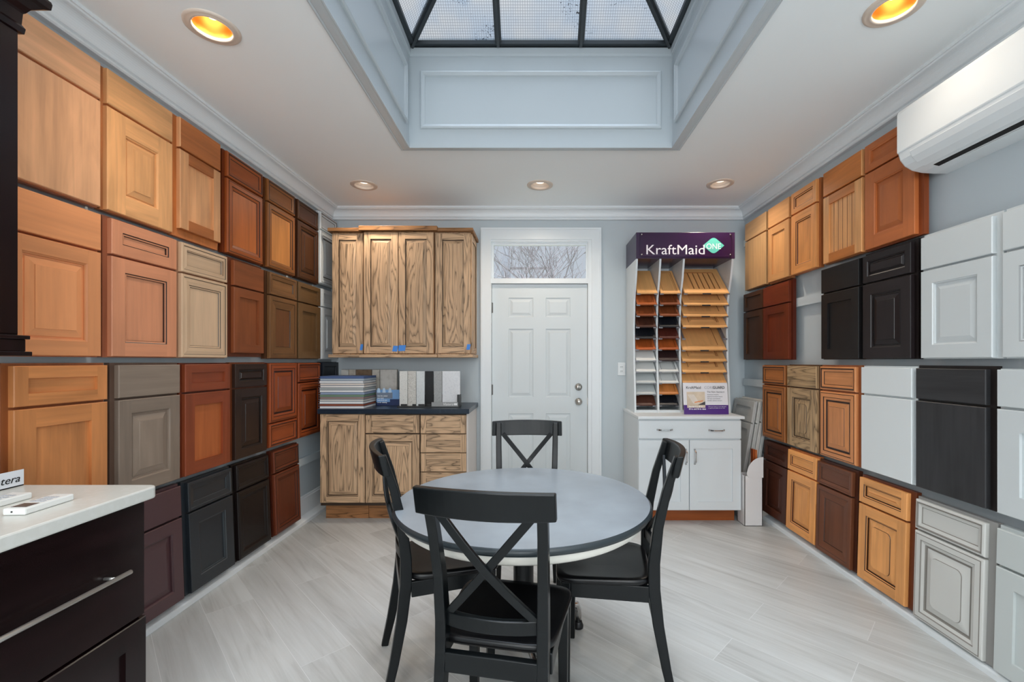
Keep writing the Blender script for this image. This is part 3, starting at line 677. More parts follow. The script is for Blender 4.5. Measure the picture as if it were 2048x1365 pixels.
# ---- third row
display('R', 1569, 1524, *R3, 'mitred', 'mitred', ws('caramel_glaze', (150, 92, 48), glaze=(50, 28, 16)), 'caramel glazed raised front at the corner end of the third row, right wall', fn=.006, ff=.002, panel='raised', g=True)
OAKR = [wood('tan_oak', col(164, 136, 102, 1.25), 'z', 'oak', .45), wood('tan_oak', col(164, 136, 102, 1.25), 'x', 'oak', .45), simple('tan_oak_glaze', col(84, 64, 44), .5)]
display('R', 1632, 1574, *R3, 'raised', 'slab', OAKR, 'greyish tan oak front with strong grain, third row, right wall', fn=.014, ff=.003, ft=.010, fwd=.066, g=True, arc=True)
display('R', 1710, 1639, *R3, 'mitred', 'mitred', ws('sienna_glaze', (172, 114, 72), glaze=(48, 26, 16)), 'sienna front with bold dark glaze lines, third row, right wall', fn=.026, ff=.003, ft=.010, panel='raised', g=True)
display('R', 1823, 1722, *R3, 'slab', 'slab', paintset('bright_white', (226, 232, 234), .3), 'bright white slab front left of the charcoal slab one', fn=.012, ff=.003, ft=.008)
display('R', 1971, 1831, *R3, 'slab', 'slab', ws('charcoal_wood', (52, 52, 54), contrast=.3, k=1.0), 'charcoal woodgrain slab front in the third row, right wall', fn=.024, ff=.003, ft=.014)
display('R', 2180, 1993, *R3, 'shaker', 'slab', PW, 'white shaker front right of the charcoal slab, cut off by the right edge', fn=.02, ff=.003, panel='flat', fwd=.085)
# ---- bottom row
display('R', 1575, 1528, .655, .50, .08, 'raised', 'raised', ws('oxblood', (76, 38, 24)), 'oxblood brown raised front behind the white carton, bottom row', fn=.006, ff=.002, lean=.018, dpanel='low', panel='raised')
display('R', 1633, 1576, .650, .50, .072, 'bead', 'bead', ws('butterscotch', (194, 132, 76), glaze=(92, 50, 24)), 'butterscotch front with thin dark lines, second in the bottom row, right wall', fn=.008, ff=.002, ft=.012, lean=.018, panel='low', g=True)
display('R', 1704, 1635, *R4, 'sloped', 'sloped', ws('nutmeg', (108, 64, 42), glaze=(52, 28, 18)), 'nutmeg brown front with sloped frame between two butterscotch-toned ones', fn=.028, ff=.004, ft=.014, lean=.016, panel='flat', g=True, fwd=.075)
display('R', 1814, 1719, .632, .487, .060, 'raised', 'raised', ws('pumpkin', (186, 130, 78), glaze=(70, 40, 20)), 'pumpkin-coloured glazed raised front left of the antique white one', fn=.034, ff=.003, ft=.014, lean=.016, dpanel='low', g=True, arc=True, fmats=[wood('pumpkin_frame', col(104, 52, 28))])
display('R', 1969, 1830, .622, .474, .046, 'mitred', 'mitred', paintset('antique_white', (204, 204, 200), .45, glaze=(128, 124, 118)), 'antique white distressed front in the bottom row, right wall', fn=.034, ff=.004, ft=.012, lean=.016, g=True, arc=True, fmats=[simple('antique_side', col(150, 149, 146), .5)], panel='raised')
display('R', 2170, 1993, .622, .474, .046, 'shaker', 'slab', paintset('pale_grey', (194, 200, 199), .45), 'pale grey shaker front cut off at the lower right corner', fn=.02, ff=.004, ft=.012, lean=.016, panel='flat', fwd=.07)
# =====================================================================  oak cabinets on the back wall
OAK = [wood('oak', col(176, 146, 116, 1.25), 'z', 'oak', .5), wood('oak', col(176, 146, 116, 1.25), 'x', 'oak', .5), simple('oak_glaze', col(70, 52, 36), .5)]
OAKD = [wood('oak_dark', col(140, 100, 64, 1.2), 'z', 'oak', .5), wood('oak_dark', col(140, 100, 64, 1.2), 'x', 'oak', .5), OAK[2]]
TAPE = simple('painter_tape', col(70, 140, 225), .6)
def oak_front(name, x0, x1, z0, z1, y, parent, style='raised', fw=.055, t=.02, panel='raised', cap='V', mats=OAK):
    """door / drawer front in the local frame of parent, its back at local y"""
    mb = MB(); lp, ins = front_loops(style, t, fw, True)
    mb.rings_rect((x0, z0, x1, z1), lp, cap=None)
    o = mb.build(name, mats, parent, (0, y, 0))
    pb = MB(); i0 = ins - .004; r = (x0, z0, x1, z1)
    if panel == 'flat': pb.rings_rect(r, [(i0, -t + .018), (i0, -t + .0105)], cap=cap)
    else: pb.rings_rect(r, [(i0, -t + .018), (i0, -t + .012), (ins + .004, -t + .012, 'g'), (ins + .030, -t + .003), (ins + .0312, -t + .0005, 'g'), (ins + .033, -t + .0005)], cap=cap)
    pb.build('panel', mats, o)
    return o
ZB, ZT = 1.358, 2.40
def wall_cab(px0, px1, yf, doors, label, ztop, cap_px, side_panel=False, sh=0.):
    x0, x1 = bx(px0, yf), bx(px1, yf); xc = (x0 + x1) / 2
    t = empty('wall_cabinet', (xc, YB, ZB), label, 'cabinet', group='oak wall cabinets')
    yb_ = yf - YB
    m = MB(); m.box(x0 - xc + .0015, x1 - xc - .0015, yb_ + .021, -.002, 0, ztop - ZB); m.build('cabinet_body', OAKD if not side_panel else OAK, t)
    for a, b2 in doors:
        oak_front('door', bx(a, yf) - xc, bx(b2, yf) - xc, .008, ztop - ZB - .012, yb_ + .02, t, 'shaker', .056)
    c0, c1 = bx(cap_px[0], yf - .02) - xc, bx(cap_px[1], yf - .02) - xc
    m = MB(); m.box(c0, c1, yb_ - .022, -.002, ztop - ZB, ztop - ZB + .030 + sh); m.build('top_trim', [OAKD[1]], t, bevel=.003)
    m = MB(); m.box(c0 + .003, c1 - .003, yb_ - .016, -.002, -.026, 0); m.build('light_rail', [OAK[1]], t, bevel=.003)
    if side_panel:
        m = MB(); m.rings_rect((yb_ + .03, .01, -.01, ztop - ZB - .01), [(0, 0), (0, -.008), (.05, -.008, 's'), (.05, -.002, 'g')])
        m.build('end_panel', OAK, t, (x1 - xc, 0, 0), (0, 0, R(90)))
    return t
YS, YM = 3.795, 3.765
wall_cab(663, 726.3, YS, [(664, 725.5)], 'oak wall cabinet with one door beside the white corner fronts', 2.404, (655, 726.3))
wall_cab(726.8, 867.5, YM, [(727.5, 795.8), (797, 866.5)], 'oak wall cabinet with two doors, middle and tallest of the oak row', 2.404, (717, 874), sh=.008)
wall_cab(868.5, 941, YS, [(871, 940.5)], 'oak wall cabinet with one door, next to the white exit door', 2.404, (874.5, 946), True)
def tape(px0, px1, py0, py1, y, label, tilt=0.):
    x0, x1, z0, z1 = bx(px0, y), bx(px1, y), bz(py1, y), bz(py0, y)
    m = MB(); hx, hz = (x1 - x0) / 2, (z1 - z0) / 2
    m.box(-hx, hx, -.0007, 0, -hz, hz)
    n = len(m.v)
    m.v = [(x + (z / hz) * .004, yy + .0004 * math.sin(x * 300), z) for x, yy, z in m.v]
    tag(m.build('tape_strip', TAPE, loc=((x0 + x1) / 2, y - .0009, (z0 + z1) / 2), rot=(0, R(tilt), 0)), label, 'tape', 'blue tape pieces on the oak doors')
tape(720.5, 725.8, 689, 701, YS, 'sliver of blue tape on the leftmost oak wall cabinet door')
tape(785.5, 795.3, 692, 703.5, YM, 'small blue tape piece left of the middle door gap', 3)
tape(797, 811, 691, 702.5, YM, 'wider blue tape piece right of the middle door gap', -2)
tape(933.5, 940.5, 689, 700, YS, 'blue tape piece on the oak door nearest the exit door')

YF = 3.60                                              # front plane of the base doors
def base_cab(px0, px1, fronts, label, end=False, left=0.):
    x0, x1 = bx(px0, YF), bx(px1, YF); xc = (x0 + x1) / 2
    t = empty('base_cabinet', (xc, YB, 0), label, 'cabinet', group='oak base cabinets')
    yb_ = YF - YB
    m = MB(); m.box(x0 - xc + .001, x1 - xc - .001, yb_ + .021, -.003, .125, .872); m.build('cabinet_body', [simple('oak_gap', col(58, 42, 30), .6)], t)
    m = MB(); m.box(x0 - xc + .001 + left, x1 - xc - .001, yb_ + .085, -.01, 0, .125); m.build('toe_kick', [wood('kick_oak', col(150, 104, 66, 1.2), 'x', 'oak', .5)], t)
    for nm, a, b2, za, zb_, st, pn, fw in fronts:
        oak_front(nm, bx(a, YF) - xc, bx(b2, YF) - xc, za, zb_, yb_ + .02, t, st, fw, panel=pn, cap='H' if nm == 'drawer_front' else 'V')
    if end:
        m = MB(); m.box(x1 - xc - .001, x1 - xc + .012, yb_ + .02, -.003, 0.0, .872); m.build('end_panel', [simple('cream_panel', col(214, 208, 204), .5)], t)
    return t
zz = lambda py: bz(py, YF)
base_cab(639, 729.5, [('door', 640, 729, zz(1006.5), zz(829), 'raised', 'raised', .052)], 'oak base cabinet with a single tall raised door in the corner', left=.012)
base_cab(730, 839.3, [('drawer_front', 731, 838.5, zz(867), zz(830.5), 'shaker', 'flat', .05), ('door', 731, 838.5, zz(1006.5), zz(869.5), 'raised', 'raised', .055)], 'oak base cabinet with one drawer above a door, behind the left chair')
base_cab(840, 932.5, [('drawer_front', 841, 932, zz(b2), zz(a), 'shaker', 'flat', .046) for a, b2 in ((831, 867.8), (869.4, 906), (907.6, 944.2), (945.8, 1006.5))], 'oak base cabinet with a stack of four drawers', end=True)
SLATE = stone_mat('slate_top', col(30, 42, 56), col(70, 84, 98), 22, .60, .28, .2, vein=False)
m = MB(); cx0, cx1 = bx(634, YF - .03), bx(938, YF - .03)
m.box(cx0, cx1, YF - .03, YB - .001, .876, .916)
tag(m.build('countertop', SLATE, bevel=.004), 'dark slate-blue countertop on the oak base cabinets', 'countertop')
ZK = .9165
# ---- spiral bound sample books
BOOKC = [(236, 238, 236), (140, 72, 44), (232, 234, 232), (196, 196, 190), (150, 128, 120), (110, 138, 110), (140, 156, 180), (226, 228, 226), (172, 178, 176), (222, 220, 216), (214, 206, 198), (228, 230, 230), (168, 182, 192), (74, 96, 140)]
BOOKN = ['white book at the very bottom of the spiral-bound stack', 'brown book, second from the bottom of the spiral-bound stack', 'white book just above the brown one in the stack', 'light grey book under the mauve one in the stack', 'mauve book just below the green one in the stack', 'green book in the middle of the spiral-bound stack', 'grey-blue book just above the green one in the stack', 'white book resting on the grey-blue one in the stack', 'grey book in the upper half of the stack, between two white ones', 'off-white book above the grey one in the stack', 'cream book, fourth from the top of the stack', 'white book, third from the top of the stack', 'pale blue-grey book just under the blue one', 'blue book on top of the spiral-bound stack']
PAGES = simple('page_edges', col(232, 234, 233), .8)
zb_ = ZK; HB = .0187
bx0, bx1 = bx(637, 3.61), bx(728, 3.61)
for i, (c, lb) in enumerate(zip(BOOKC, BOOKN)):
    j = (random.uniform(-.004, .004), random.uniform(-.003, .003)); wd = bx1 - bx0
    t = empty('sample_book', (bx0 + wd / 2 + j[0], 3.612 + .14 + j[1], zb_), lb, 'book', R(random.uniform(-.8, .8)), 'spiral-bound sample books')
    m = MB(); m.box(-wd / 2 + .012, wd / 2 - .003, -.1385, .138, .0018, HB - .0024); m.build('pages', simple('pages_%d' % i, col(*c, 1.1), .75), t)
    m = MB(); m.box(-wd / 2, wd / 2, -.14, .14, 0, .0016); m.box(-wd / 2, wd / 2, -.14, .14, HB - .0022, HB - .0004)
    m.build('cover', simple('cover_%d' % i, col(*((96, 108, 128) if i != 13 else (74, 96, 140)), 1.1), .45), t)
    m = MB()
    for q in range(7):
        y = -.130 + q * .043
        m.tube([(-wd / 2 + .004 + .0085 * math.cos(a), y, HB / 2 + .0085 * math.sin(a)) for a in [x * math.pi / 5 for x in range(11)]], .0012, 5, caps=False)
    m.build('spiral_binding', BLK, t)
    zb_ += HB
# ---- stone sample rack with black base
YV = 3.72
t = empty('sample_rack', (bx(859, YV), YV, ZK), 'black rack of six upright stone strips on the dark countertop', 'rack')
rx = lambda px: bx(px, YV) - bx(859, YV)
m = MB(); m.box(rx(796), rx(920), -.03, .07, 0, .008); m.box(rx(796), rx(920), .055, .065, .008, .10); m.build('rack_base', BLK, t)
m = MB(); m.box(rx(915), rx(920), -.02, .06, .006, .105); m.build('rack_end', BLK, t)
m = MB(); m.box(rx(864.5), rx(917), -.026, -.022, .008, .043); lab = m.build('label_strip', simple('label_grey', col(150, 152, 152), .5), t)
WHT = simple('white_print', col(240, 240, 240), .6); BKP = simple('black_print', col(20, 20, 22), .6)
text('Viatera', .030, WHT, t, (rx(887), -.0265, .017), (R(90), 0, 0), 'lettering', shear=.25)
m = MB(); m.box(rx(909), rx(915.5), -.0268, -.026, .018, .034); m.build('logo_plate', WHT, t)
ST = [(798, 814, (214, 214, 210), (150, 150, 148), 'white stone strip with fine grey specks, leftmost in the black rack', 70, .6), (814.8, 831, (208, 206, 200), (150, 146, 140), 'cream stone strip with scribbled grey veins in the black rack', 40, .55),
      (831.8, 848.5, (206, 211, 212), (203, 208, 210), 'plain cool white stone strip left of the black speckled one', 40, .5), (849.5, 866, (12, 12, 13), (150, 132, 96), 'black stone strip with pale chips in the black rack', 40, .70),
      (867, 883, (160, 162, 162), (120, 122, 122), 'grey stone strip right of the black speckled one', 80, .55), (884, 919.5, (214, 216, 219), (211, 213, 217), 'wide plain white stone slab at the right end of the rack', 30, .5)]
for i, (a, b2, c1, c2, lb, sc, th) in enumerate(ST):
    m = MB(); m.box(bx(a, YV), bx(b2, YV), YV + .012, YV + .024, ZK + .0085, bz(743, YV))
    tag(m.build('stone_sample', stone_mat('stone_%d' % i, col(*c1, 1.05), col(*c2), sc * 2.2, th, vein=i == 1), bevel=.0015), lb, 'stone sample', 'stone strips in the black rack')
for a, b2 in ((801, 813.5), (824, 831), (836, 848.5), (854, 862)):
    m = MB(); m.box(rx(a), rx(b2), .0085, .0115, .010, .024); lt = m.build('name_tab', BLK, t)
# ---- sample board leaning behind the books
YR = 4.02
t = empty('sample_board', (bx(738, YR), YR, ZK), 'tall board of pale stone strips standing behind the stacked books', 'sample board')
rr = lambda px: bx(px, YR) - bx(738, YR)
hB = bz(740, YR) - ZK
m = MB(); m.box(rx(0) * 0 + rr(682), rr(795), .010, .018, 0, hB + .003); m.build('backing', simple('board_grey', col(120, 118, 114), .7), t)
for i, (a, b2, c1, c2) in enumerate(((682.5, 697, (206, 204, 198), (170, 168, 160)), (698, 711, (190, 182, 170), (150, 140, 128)), (712, 743, (120, 100, 80), (60, 48, 40)), (744.5, 759, (196, 190, 180), (150, 146, 138)), (760.5, 793.5, (200, 196, 190), (176, 172, 166)))):
    m = MB(); m.box(rr(a), rr(b2), 0, .012, .002, hB); m.build('stone_strip', stone_mat('board_%d' % i, col(*c1, 1.1), col(*c2), 24, .5, soft=.2), t)
# ---- blue leaflet
YL = 3.86
t = empty('leaflet', (bx(776, YL), YL, ZK), 'blue leaflet card of glass lamps standing between the books and the black rack', 'leaflet')
rl = lambda px: bx(px, YL) - bx(776, YL)
hL = bz(780, YL) - ZK
LB = simple('leaflet_blue', col(120, 165, 215), .35); LN = simple('leaflet_navy', col(30, 48, 92), .35); LP = simple('leaflet_pale', col(190, 215, 240), .35)
m = MB(); m.box(rl(753), rl(800), 0, .002, 0, hL); m.build('card', LB, t)
m = MB(); m.box(rl(753), rl(800), -.0008, 0, 0, .030); m.box(rl(780), rl(800), -.0008, 0, .03, .055); m.build('printed_band', LN, t)
m = MB(); m.box(rl(753), rl(785), -.0008, 0, .060, .112); m.build('printed_wall', simple('leaflet_grey', col(120, 132, 150), .4), t)
for px in (757.5, 768, 780):
    m = MB(); m.lathe([(0.004, .150), (.010, .148), (.014, .118), (.017, .112), (.0, .110)], seg=14); o = m.build('printed_lamp', LP, t, (rl(px), -.0012, 0)); o.scale = (1, .05, 1)
for i, s in enumerate(('Get the colour', 'you want', "even if it's not", 'in our catalog.')):
    text(s, .0145, WHT, t, (rl(755), -.0012, .078 - i * .0185), (R(90), 0, 0), 'lettering', .0003, bold=.0004)

# =====================================================================  white cabinet and the sample stand
YK = 3.55
x0, x1 = bx(1277, YK), bx(1483, YK); xc = (x0 + x1) / 2
t = empty('base_cabinet', (xc, YB, 0), 'white base cabinet with wide drawer and two doors under the sample stand', 'cabinet')
kz = lambda py: bz(py, YK)
hx = (x1 - x0) / 2; yb_ = YK - YB
m = MB(); m.box(-hx, hx, yb_ + .021, -.003, kz(1022) - .002, kz(838.5)); m.build('cabinet_body', WHITE, t)
m = MB(); m.box(-hx + .004, hx - .02, yb_ + .085, -.01, 0, kz(1022) - .002); m.build('toe_kick', [wood('kick_brown', col(140, 74, 34, 1.2), 'x')], t)
m = MB(); m.rings_rect((-hx + .002, kz(878), hx - .002, kz(842)), [(0, 0), (0, -.018), (.002, -.02)], cap='V'); dr = m.build('drawer_front', WHITE, t, (0, yb_ + .02, 0))
def pull(parent, x, z, L, vert=False, y=-.02):
    m = MB(); n = 14; P = []
    for i in range(n + 1):
        u = i / n; s = (u - .5) * L; dpt = -.030 * min(1, math.sin(math.pi * u) * 1.7) ** .8 if 0 < u < 1 else 0
        P.append((0, dpt, s) if vert else (s, dpt, 0))
    m.ribbon(P, (1, 0, 0) if vert else (0, 0, 1), [.0065 - .002 * math.sin(math.pi * i / n) for i in range(n + 1)], .003)
    for e in (-.5, .5): 
        if vert: m.box(-.007, .007, -.004, 0, e * L - .006, e * L + .006)
        else: m.box(e * L - .006, e * L + .006, -.004, 0, -.007, .007)
    return m.build('handle', CHROME, parent, (x, y, z), bevel=.001)
kx_ = lambda px: bx(px, YK) - xc
pull(dr, kx_(1329.5), kz(860), .118); pull(dr, kx_(1433), kz(861), .118)
for a, b2, hp in ((1277.5, 1378.3, 1371.5), (1379.5, 1482.5, 1389.5)):
    mb = MB(); lp, ins = front_loops('shaker', .02, .068, False); r = (kx_(a), kz(1021.5), kx_(b2), kz(881))
    mb.rings_rect(r, lp, cap=None); d_ = mb.build('door', WHITE, t, (0, yb_ + .02, 0))
    pb = MB(); pb.rings_rect(r, [(ins - .004, -.003), (ins - .004, -.0095)]); pb.build('panel', WHITE, d_)
    pull(d_, kx_(hp), kz(914), .115, True)
m = MB(); m.box(bx(1276.5, YK - .012), bx(1490, YK - .012), YK - .012, YB - .001, kz(838.5), kz(833))
tag(m.build('countertop', WHITE2, bevel=.003), 'thin white countertop under the door sample stand', 'countertop')
ZW2 = kz(833)
# stand
YH = 3.73
PURPLE = simple('purple_panel', col(52, 26, 62), .25); PURP2 = simple('purple_side', col(70, 56, 86), .4)
sx0, sx1 = bx(1272.5, YH), bx(1470, YH); sc_ = (sx0 + sx1) / 2; shw = (sx1 - sx0) / 2
t = empty('sample_stand', (sc_, YB, ZW2), 'white three-bay door sample stand with purple header on the white cabinet', 'display stand')
hz0, hz1 = bz(517.5, YH) - ZW2, bz(465, YH) - ZW2
m = MB(); m.box(-shw, shw, YH - YB, -.004, hz0, hz1); hd = m.build('header', [PURPLE], t, bevel=.002)
m = MB(); m.box(-shw + .030, shw - .034, YH - YB - .010, YH - YB - .004, hz0 + .012, hz1 - .008); ac = m.build('acrylic_plate', simple('purple_acrylic', col(48, 22, 58), .12), hd)
for a in (-shw + .042, shw - .046):
    for z in (hz0 + .030, hz1 - .022):
        m = MB(); m.lathe([(0, .012), (.0055, .011), (.0065, .0), (.0065, -.004)], seg=16); m.build('standoff', CHROME, hd, (a, YH - YB - .009, z), (R(90), 0, 0))
yy = YH - YB - .0108
hx_ = lambda px: bx(px, YH - .01) - sc_
hzz = lambda py: bz(py, YH - .01) - ZW2
LET = simple('letter_white', col(238, 232, 240), .5); TEAL = simple('teal_print', col(92, 190, 176), .5)
tx = text('KraftMaid', .1, LET, hd, (hx_(1290.5), yy, hzz(509)), (R(90), 0, 0), 'lettering', .0008)
wid = max(v.co.x for v in tx.data.vertices) - min(v.co.x for v in tx.data.vertices); hgt = max(v.co.y for v in tx.data.vertices)
tx.scale = ((hx_(1407) - hx_(1290.5)) / wid, (hzz(490) - hzz(509)) / hgt, 1)
m = MB(); pts = []                                     # rounded diamond
cxd, czd, hxd, hzd = hx_(1427), hzz(491.5), hx_(1448.5) - hx_(1427), hzz(473.5) - hzz(491.5)
def corner(p, a, b2, r):
    out = []
    for q in range(7):
        u = q / 6; A = [p[i] + (a[i] - p[i]) * r for i in (0, 1)]; B = [p[i] + (b2[i] - p[i]) * r for i in (0, 1)]
        out.append(tuple((1 - u) ** 2 * A[i] + 2 * u * (1 - u) * p[i] + u * u * B[i] for i in (0, 1)))
    return out
P4 = [(cxd + hxd, czd), (cxd, czd + hzd), (cxd - hxd, czd), (cxd, czd - hzd)]
for q in range(4): pts += corner(P4[q], P4[q - 1], P4[(q + 1) % 4], .02 if q in (0, 2) else .30)
m.grid([[(x, yy + .0002, z) for x, z in pts], [(x, yy - .0006, z) for x, z in pts]], smooth=False); m.build('diamond_logo', TEAL, hd)
tx = text('ONE', .034, LET, hd, (hx_(1412), yy - .0008, hzz(498.5)), (R(90), 0, 0), 'lettering', .0004)
wid = max(v.co.x for v in tx.data.vertices) - min(v.co.x for v in tx.data.vertices); hgt = max(v.co.y for v in tx.data.vertices)
tx.scale = ((hx_(1441) - hx_(1412)) / wid, (hzz(487.5) - hzz(498.5)) / hgt, 1)
# body: four curved uprights, back, base
def fy(z):                                             # front edge of the uprights at height z above the counter
    u = z / hz0
    pts_ = [(0, 3.80), (.15, 3.815), (.35, 3.845), (.55, 3.855), (.75, 3.835), (.9, 3.77), (1, 3.742)]
    for (a, ya), (b2, yb2) in zip(pts_[:-1], pts_[1:]):
        if u <= b2: 
            q = (u - a) / (b2 - a); q = q * q * (3 - 2 * q) * .4 + q * .6
            return ya + (yb2 - ya) * q - YB
    return pts_[-1][1] - YB
divs = [-shw + .009, bx(1318.5, YH + .05) - sc_, bx(1365, YH + .05) - sc_, shw - .013]
for x in divs:
    m = MB(); n = 24; A = [(x - .008, fy(hz0 * i / n), hz0 * i / n) for i in range(n + 1)]; 
    L_ = [(x - .008, -.006, 0)] + A + [(x - .008, -.006, hz0)]; R_ = [(p[0] + .016, p[1], p[2]) for p in L_]
    m.grid([L_, R_], smooth=False); m.build('upright', WHITE, t)
m = MB(); m.box(-shw + .01, shw - .014, -.012, -.004, 0, hz0); m.build('back_panel', WHITE, t)
m = MB(); m.box(-shw + .01, shw - .014, 3.815 - YB, -.012, 0, .020); m.build('plinth', WHITE, t)
# trays and samples
bays = [(divs[i] + .010, divs[i + 1] - .010) for i in range(3)]
TILT = R(44)
SLIP = simple('clip_grey', col(118, 116, 120), .35, metal=.4)
def lipz(py): return bz(py, 3.82)
ys1 = [588.5 + i * 22.4 for i in range(11)]
def slot(b, py, wd, yv):
    """tray: two wires up the slope with clips at the lip"""
    z = bz(py, yv) - ZW2; y = yv - YB; a, c = bays[b]
    m = MB(); Lt = .30; Dv = Vector((0, math.cos(TILT), math.sin(TILT))); nn = Vector((0, -math.sin(TILT), math.cos(TILT)))
    for x in ((a + c) / 2 - wd / 2 + .012, (a + c) / 2 + wd / 2 - .012):
        p = Vector((x, y, z)) - nn * .003
        m.ribbon([p, p + Dv * Lt], (1, 0, 0), .010, .001)
        m.box(x - .018 if x < (a + c) / 2 else x - .014, x + .014 if x < (a + c) / 2 else x + .018, y - .004, y - .002, z - .006, z + .009)
    q = Vector(((a + c) / 2, y, z)) - nn * .003 + Dv * (Lt - .02)
    m.ribbon([q - Vector((wd / 2 - .012, 0, 0)), q + Vector((wd / 2 - .012, 0, 0))], Dv, .008, .001)
    return m.build('sample_tray', SLIP, t)
def sample(b, py, mats, label, wd, L, style, panel, yv, fw):
    z = bz(py, yv); a, c = bays[b]; xm = (a + c) / 2 + sc_
    mb = MB(); r = (-wd / 2, 0, wd / 2, L)
    if style == 'slab': mb.rings_rect(r, [(0, 0), (0, -.012), (.002, -.014)])
    else:
        lp, ins = front_loops(style, .014, fw, True); mb.rings_rect(r, lp, cap=None)
    o = mb.build('door_sample', mats, None, (xm, yv, z), (-(math.pi / 2 - TILT), 0, 0))
    if style != 'slab':
        pb = MB()
        if style == 'beadboard':
            i0 = ins - .004; X0, X1 = -wd / 2 + i0, wd / 2 - i0; n = 6
            for q in range(n):
                A, B = X0 + (X1 - X0) * q / n, X0 + (X1 - X0) * (q + 1) / n
                pb.quad([(A + .005, -.006, i0), (B - .005, -.006, i0), (B - .005, -.006, L - i0), (A + .005, -.006, L - i0)])
                pb.quad([(A, -.001, i0), (A + .005, -.006, i0), (A + .005, -.006, L - i0), (A, -.001, L - i0)], 2)
                pb.quad([(B - .005, -.006, i0), (B, -.001, i0), (B, -.001, L - i0), (B - .005, -.006, L - i0)], 2)
        elif panel == 'flat': pb.rings_rect(r, [(ins - .003, .0), (ins - .003, -.006)])
        else: pb.rings_rect(r, [(ins - .003, .0), (ins - .003, -.004), (ins + .004, -.004, 'g'), (ins + .03, -.011), (ins + .031, -.012, 'g'), (ins + .033, -.012)])
        pb.build('panel', mats, o)
    tag(o, label, 'door sample', 'small door samples on the stand')
    return o
MAPLE = [wood('stand_maple', col(208, 156, 100, 1.25), 'z', contrast=.12), wood('stand_maple', col(208, 156, 100, 1.25), 'x', contrast=.12), simple('stand_maple_glaze', col(150, 100, 58), .5)]
def sw(n, rgb): return woodset('stand_' + n, rgb, k=1.2)
ORG, BRN, DBR, BKS, AUT = sw('orange', (160, 86, 44)), sw('brown', (124, 66, 36)), sw('dark', (74, 44, 34)), paintset('stand_black', (28, 30, 36), .35), sw('autumn', (164, 82, 38))
WHS, GRS, RED, ESP, HON = paintset('stand_white', (216, 218, 216), .4, glaze=(150, 150, 148)), paintset('stand_grey', (190, 196, 196), .4), sw('redbrown', (78, 36, 28)), sw('espresso', (50, 34, 34)), sw('honey', (196, 124, 66))
WBL = paintset('stand_white_lined', (216, 218, 216), .4, glaze=(40, 38, 38))
c1 = [(MAPLE, 'pale maple sample lying full-length at the top of the left bay', 'slab'), (ORG, 'orange-brown sample under the pale top one, left bay', 'bead'), (BRN, 'brown sample, third from the top of the left bay', 'bead'), (DBR, 'dark brown sample just above the black one, left bay', 'bead'), (BKS, 'black sample in the middle of the left bay', 'bead'), (AUT, 'copper sample right below the black one, left bay', 'bead'), (WHS, 'topmost white sample below the copper one, left bay', 'slab'), (WHS, 'second white sample below the copper one, left bay', 'slab'), (GRS, 'third of the pale samples below the copper one, left bay', 'slab'), (GRS, 'lowest pale grey sample, just above the bottom brown one, left bay', 'slab'), (DBR, 'dark brown sample at the very bottom of the left bay', 'slab')]
c2 = [(MAPLE, 'pale maple sample lying full-length at the top of the middle bay', 'bead'), (BRN, 'brown sample under the pale top one, middle bay', 'bead'), (BRN, 'third sample down in the middle bay, brown with a dark line', 'bead'), (BKS, 'black sample, fourth from the top of the middle bay', 'bead'), (RED, 'dark red-brown sample under the black one, middle bay', 'slab'), (AUT, 'copper sample in the middle of the middle bay', 'shaker'), (ESP, 'espresso sample just above the white lined one, middle bay', 'slab'), (WBL, 'white sample with black lines, middle bay', 'bead'), (WHS, 'plain white sample under the white lined one, middle bay', 'bead'), (HON, 'honey brown sample near the bottom of the middle bay', 'shaker'), (BKS, 'black sample at the very bottom of the middle bay', 'bead')]
for b, cs in ((0, c1), (1, c2)):
    wb = (bays[b][1] - bays[b][0]) - .008
    for py, (mt, lb, st) in zip(ys1, cs):
        i = ys1.index(py); yv = 3.79 + .05 * min(1, i / 5)
        L = min(.34, (YB - .016 - yv) / math.cos(TILT) - .014)
        slot(b, py, wb, yv); sample(b, py, mt, lb, wb, L, st, 'flat', yv, .022)
c3 = [(588.5, 'wide maple sample with grooved beadboard, top of the right bay', 'beadboard', 'flat'), (611.5, 'wide maple sample second from the top of the right bay', 'shaker', 'flat'), (634, 'wide maple sample third from the top of the right bay', 'shaker', 'flat'), (656, 'wide maple sample above the empty slot of the right bay', 'raised', 'raised'), (702, 'wide maple sample right below the empty slot of the right bay', 'shaker', 'flat'), (724.5, 'wide maple sample second below the empty slot', 'raised', 'raised'), (746.5, 'wide maple sample third below the empty slot', 'raised', 'raised'), (768, 'wide maple sample half hidden by the white and purple sign card', 'slab', 'flat')]
wb = (bays[2][1] - bays[2][0]) - .012
for i, (py, lb, st, pn) in enumerate(c3):
    yv = 3.78 + .05 * min(1, i / 4); L = min(.37, (YB - .016 - yv) / math.cos(TILT) - .014)
    slot(2, py, wb, yv); sample(2, py, MAPLE, lb, wb, L, st, pn, yv, .058)
slot(2, 679, wb, 3.83)
# purple name tags at the lips of the wide samples
for i, (py, lb, st, pn) in enumerate(c3[:-1]):
    yv = 3.78 + .05 * min(1, i / 4); a, c = bays[2]
    m = MB(); m.box((a + c) / 2 - .036, (a + c) / 2 + .036, yv - YB - .006, yv - YB - .004, bz(py, yv) - ZW2 - .004, bz(py, yv) - ZW2 + .008); m.build('name_tag', BLK, t)
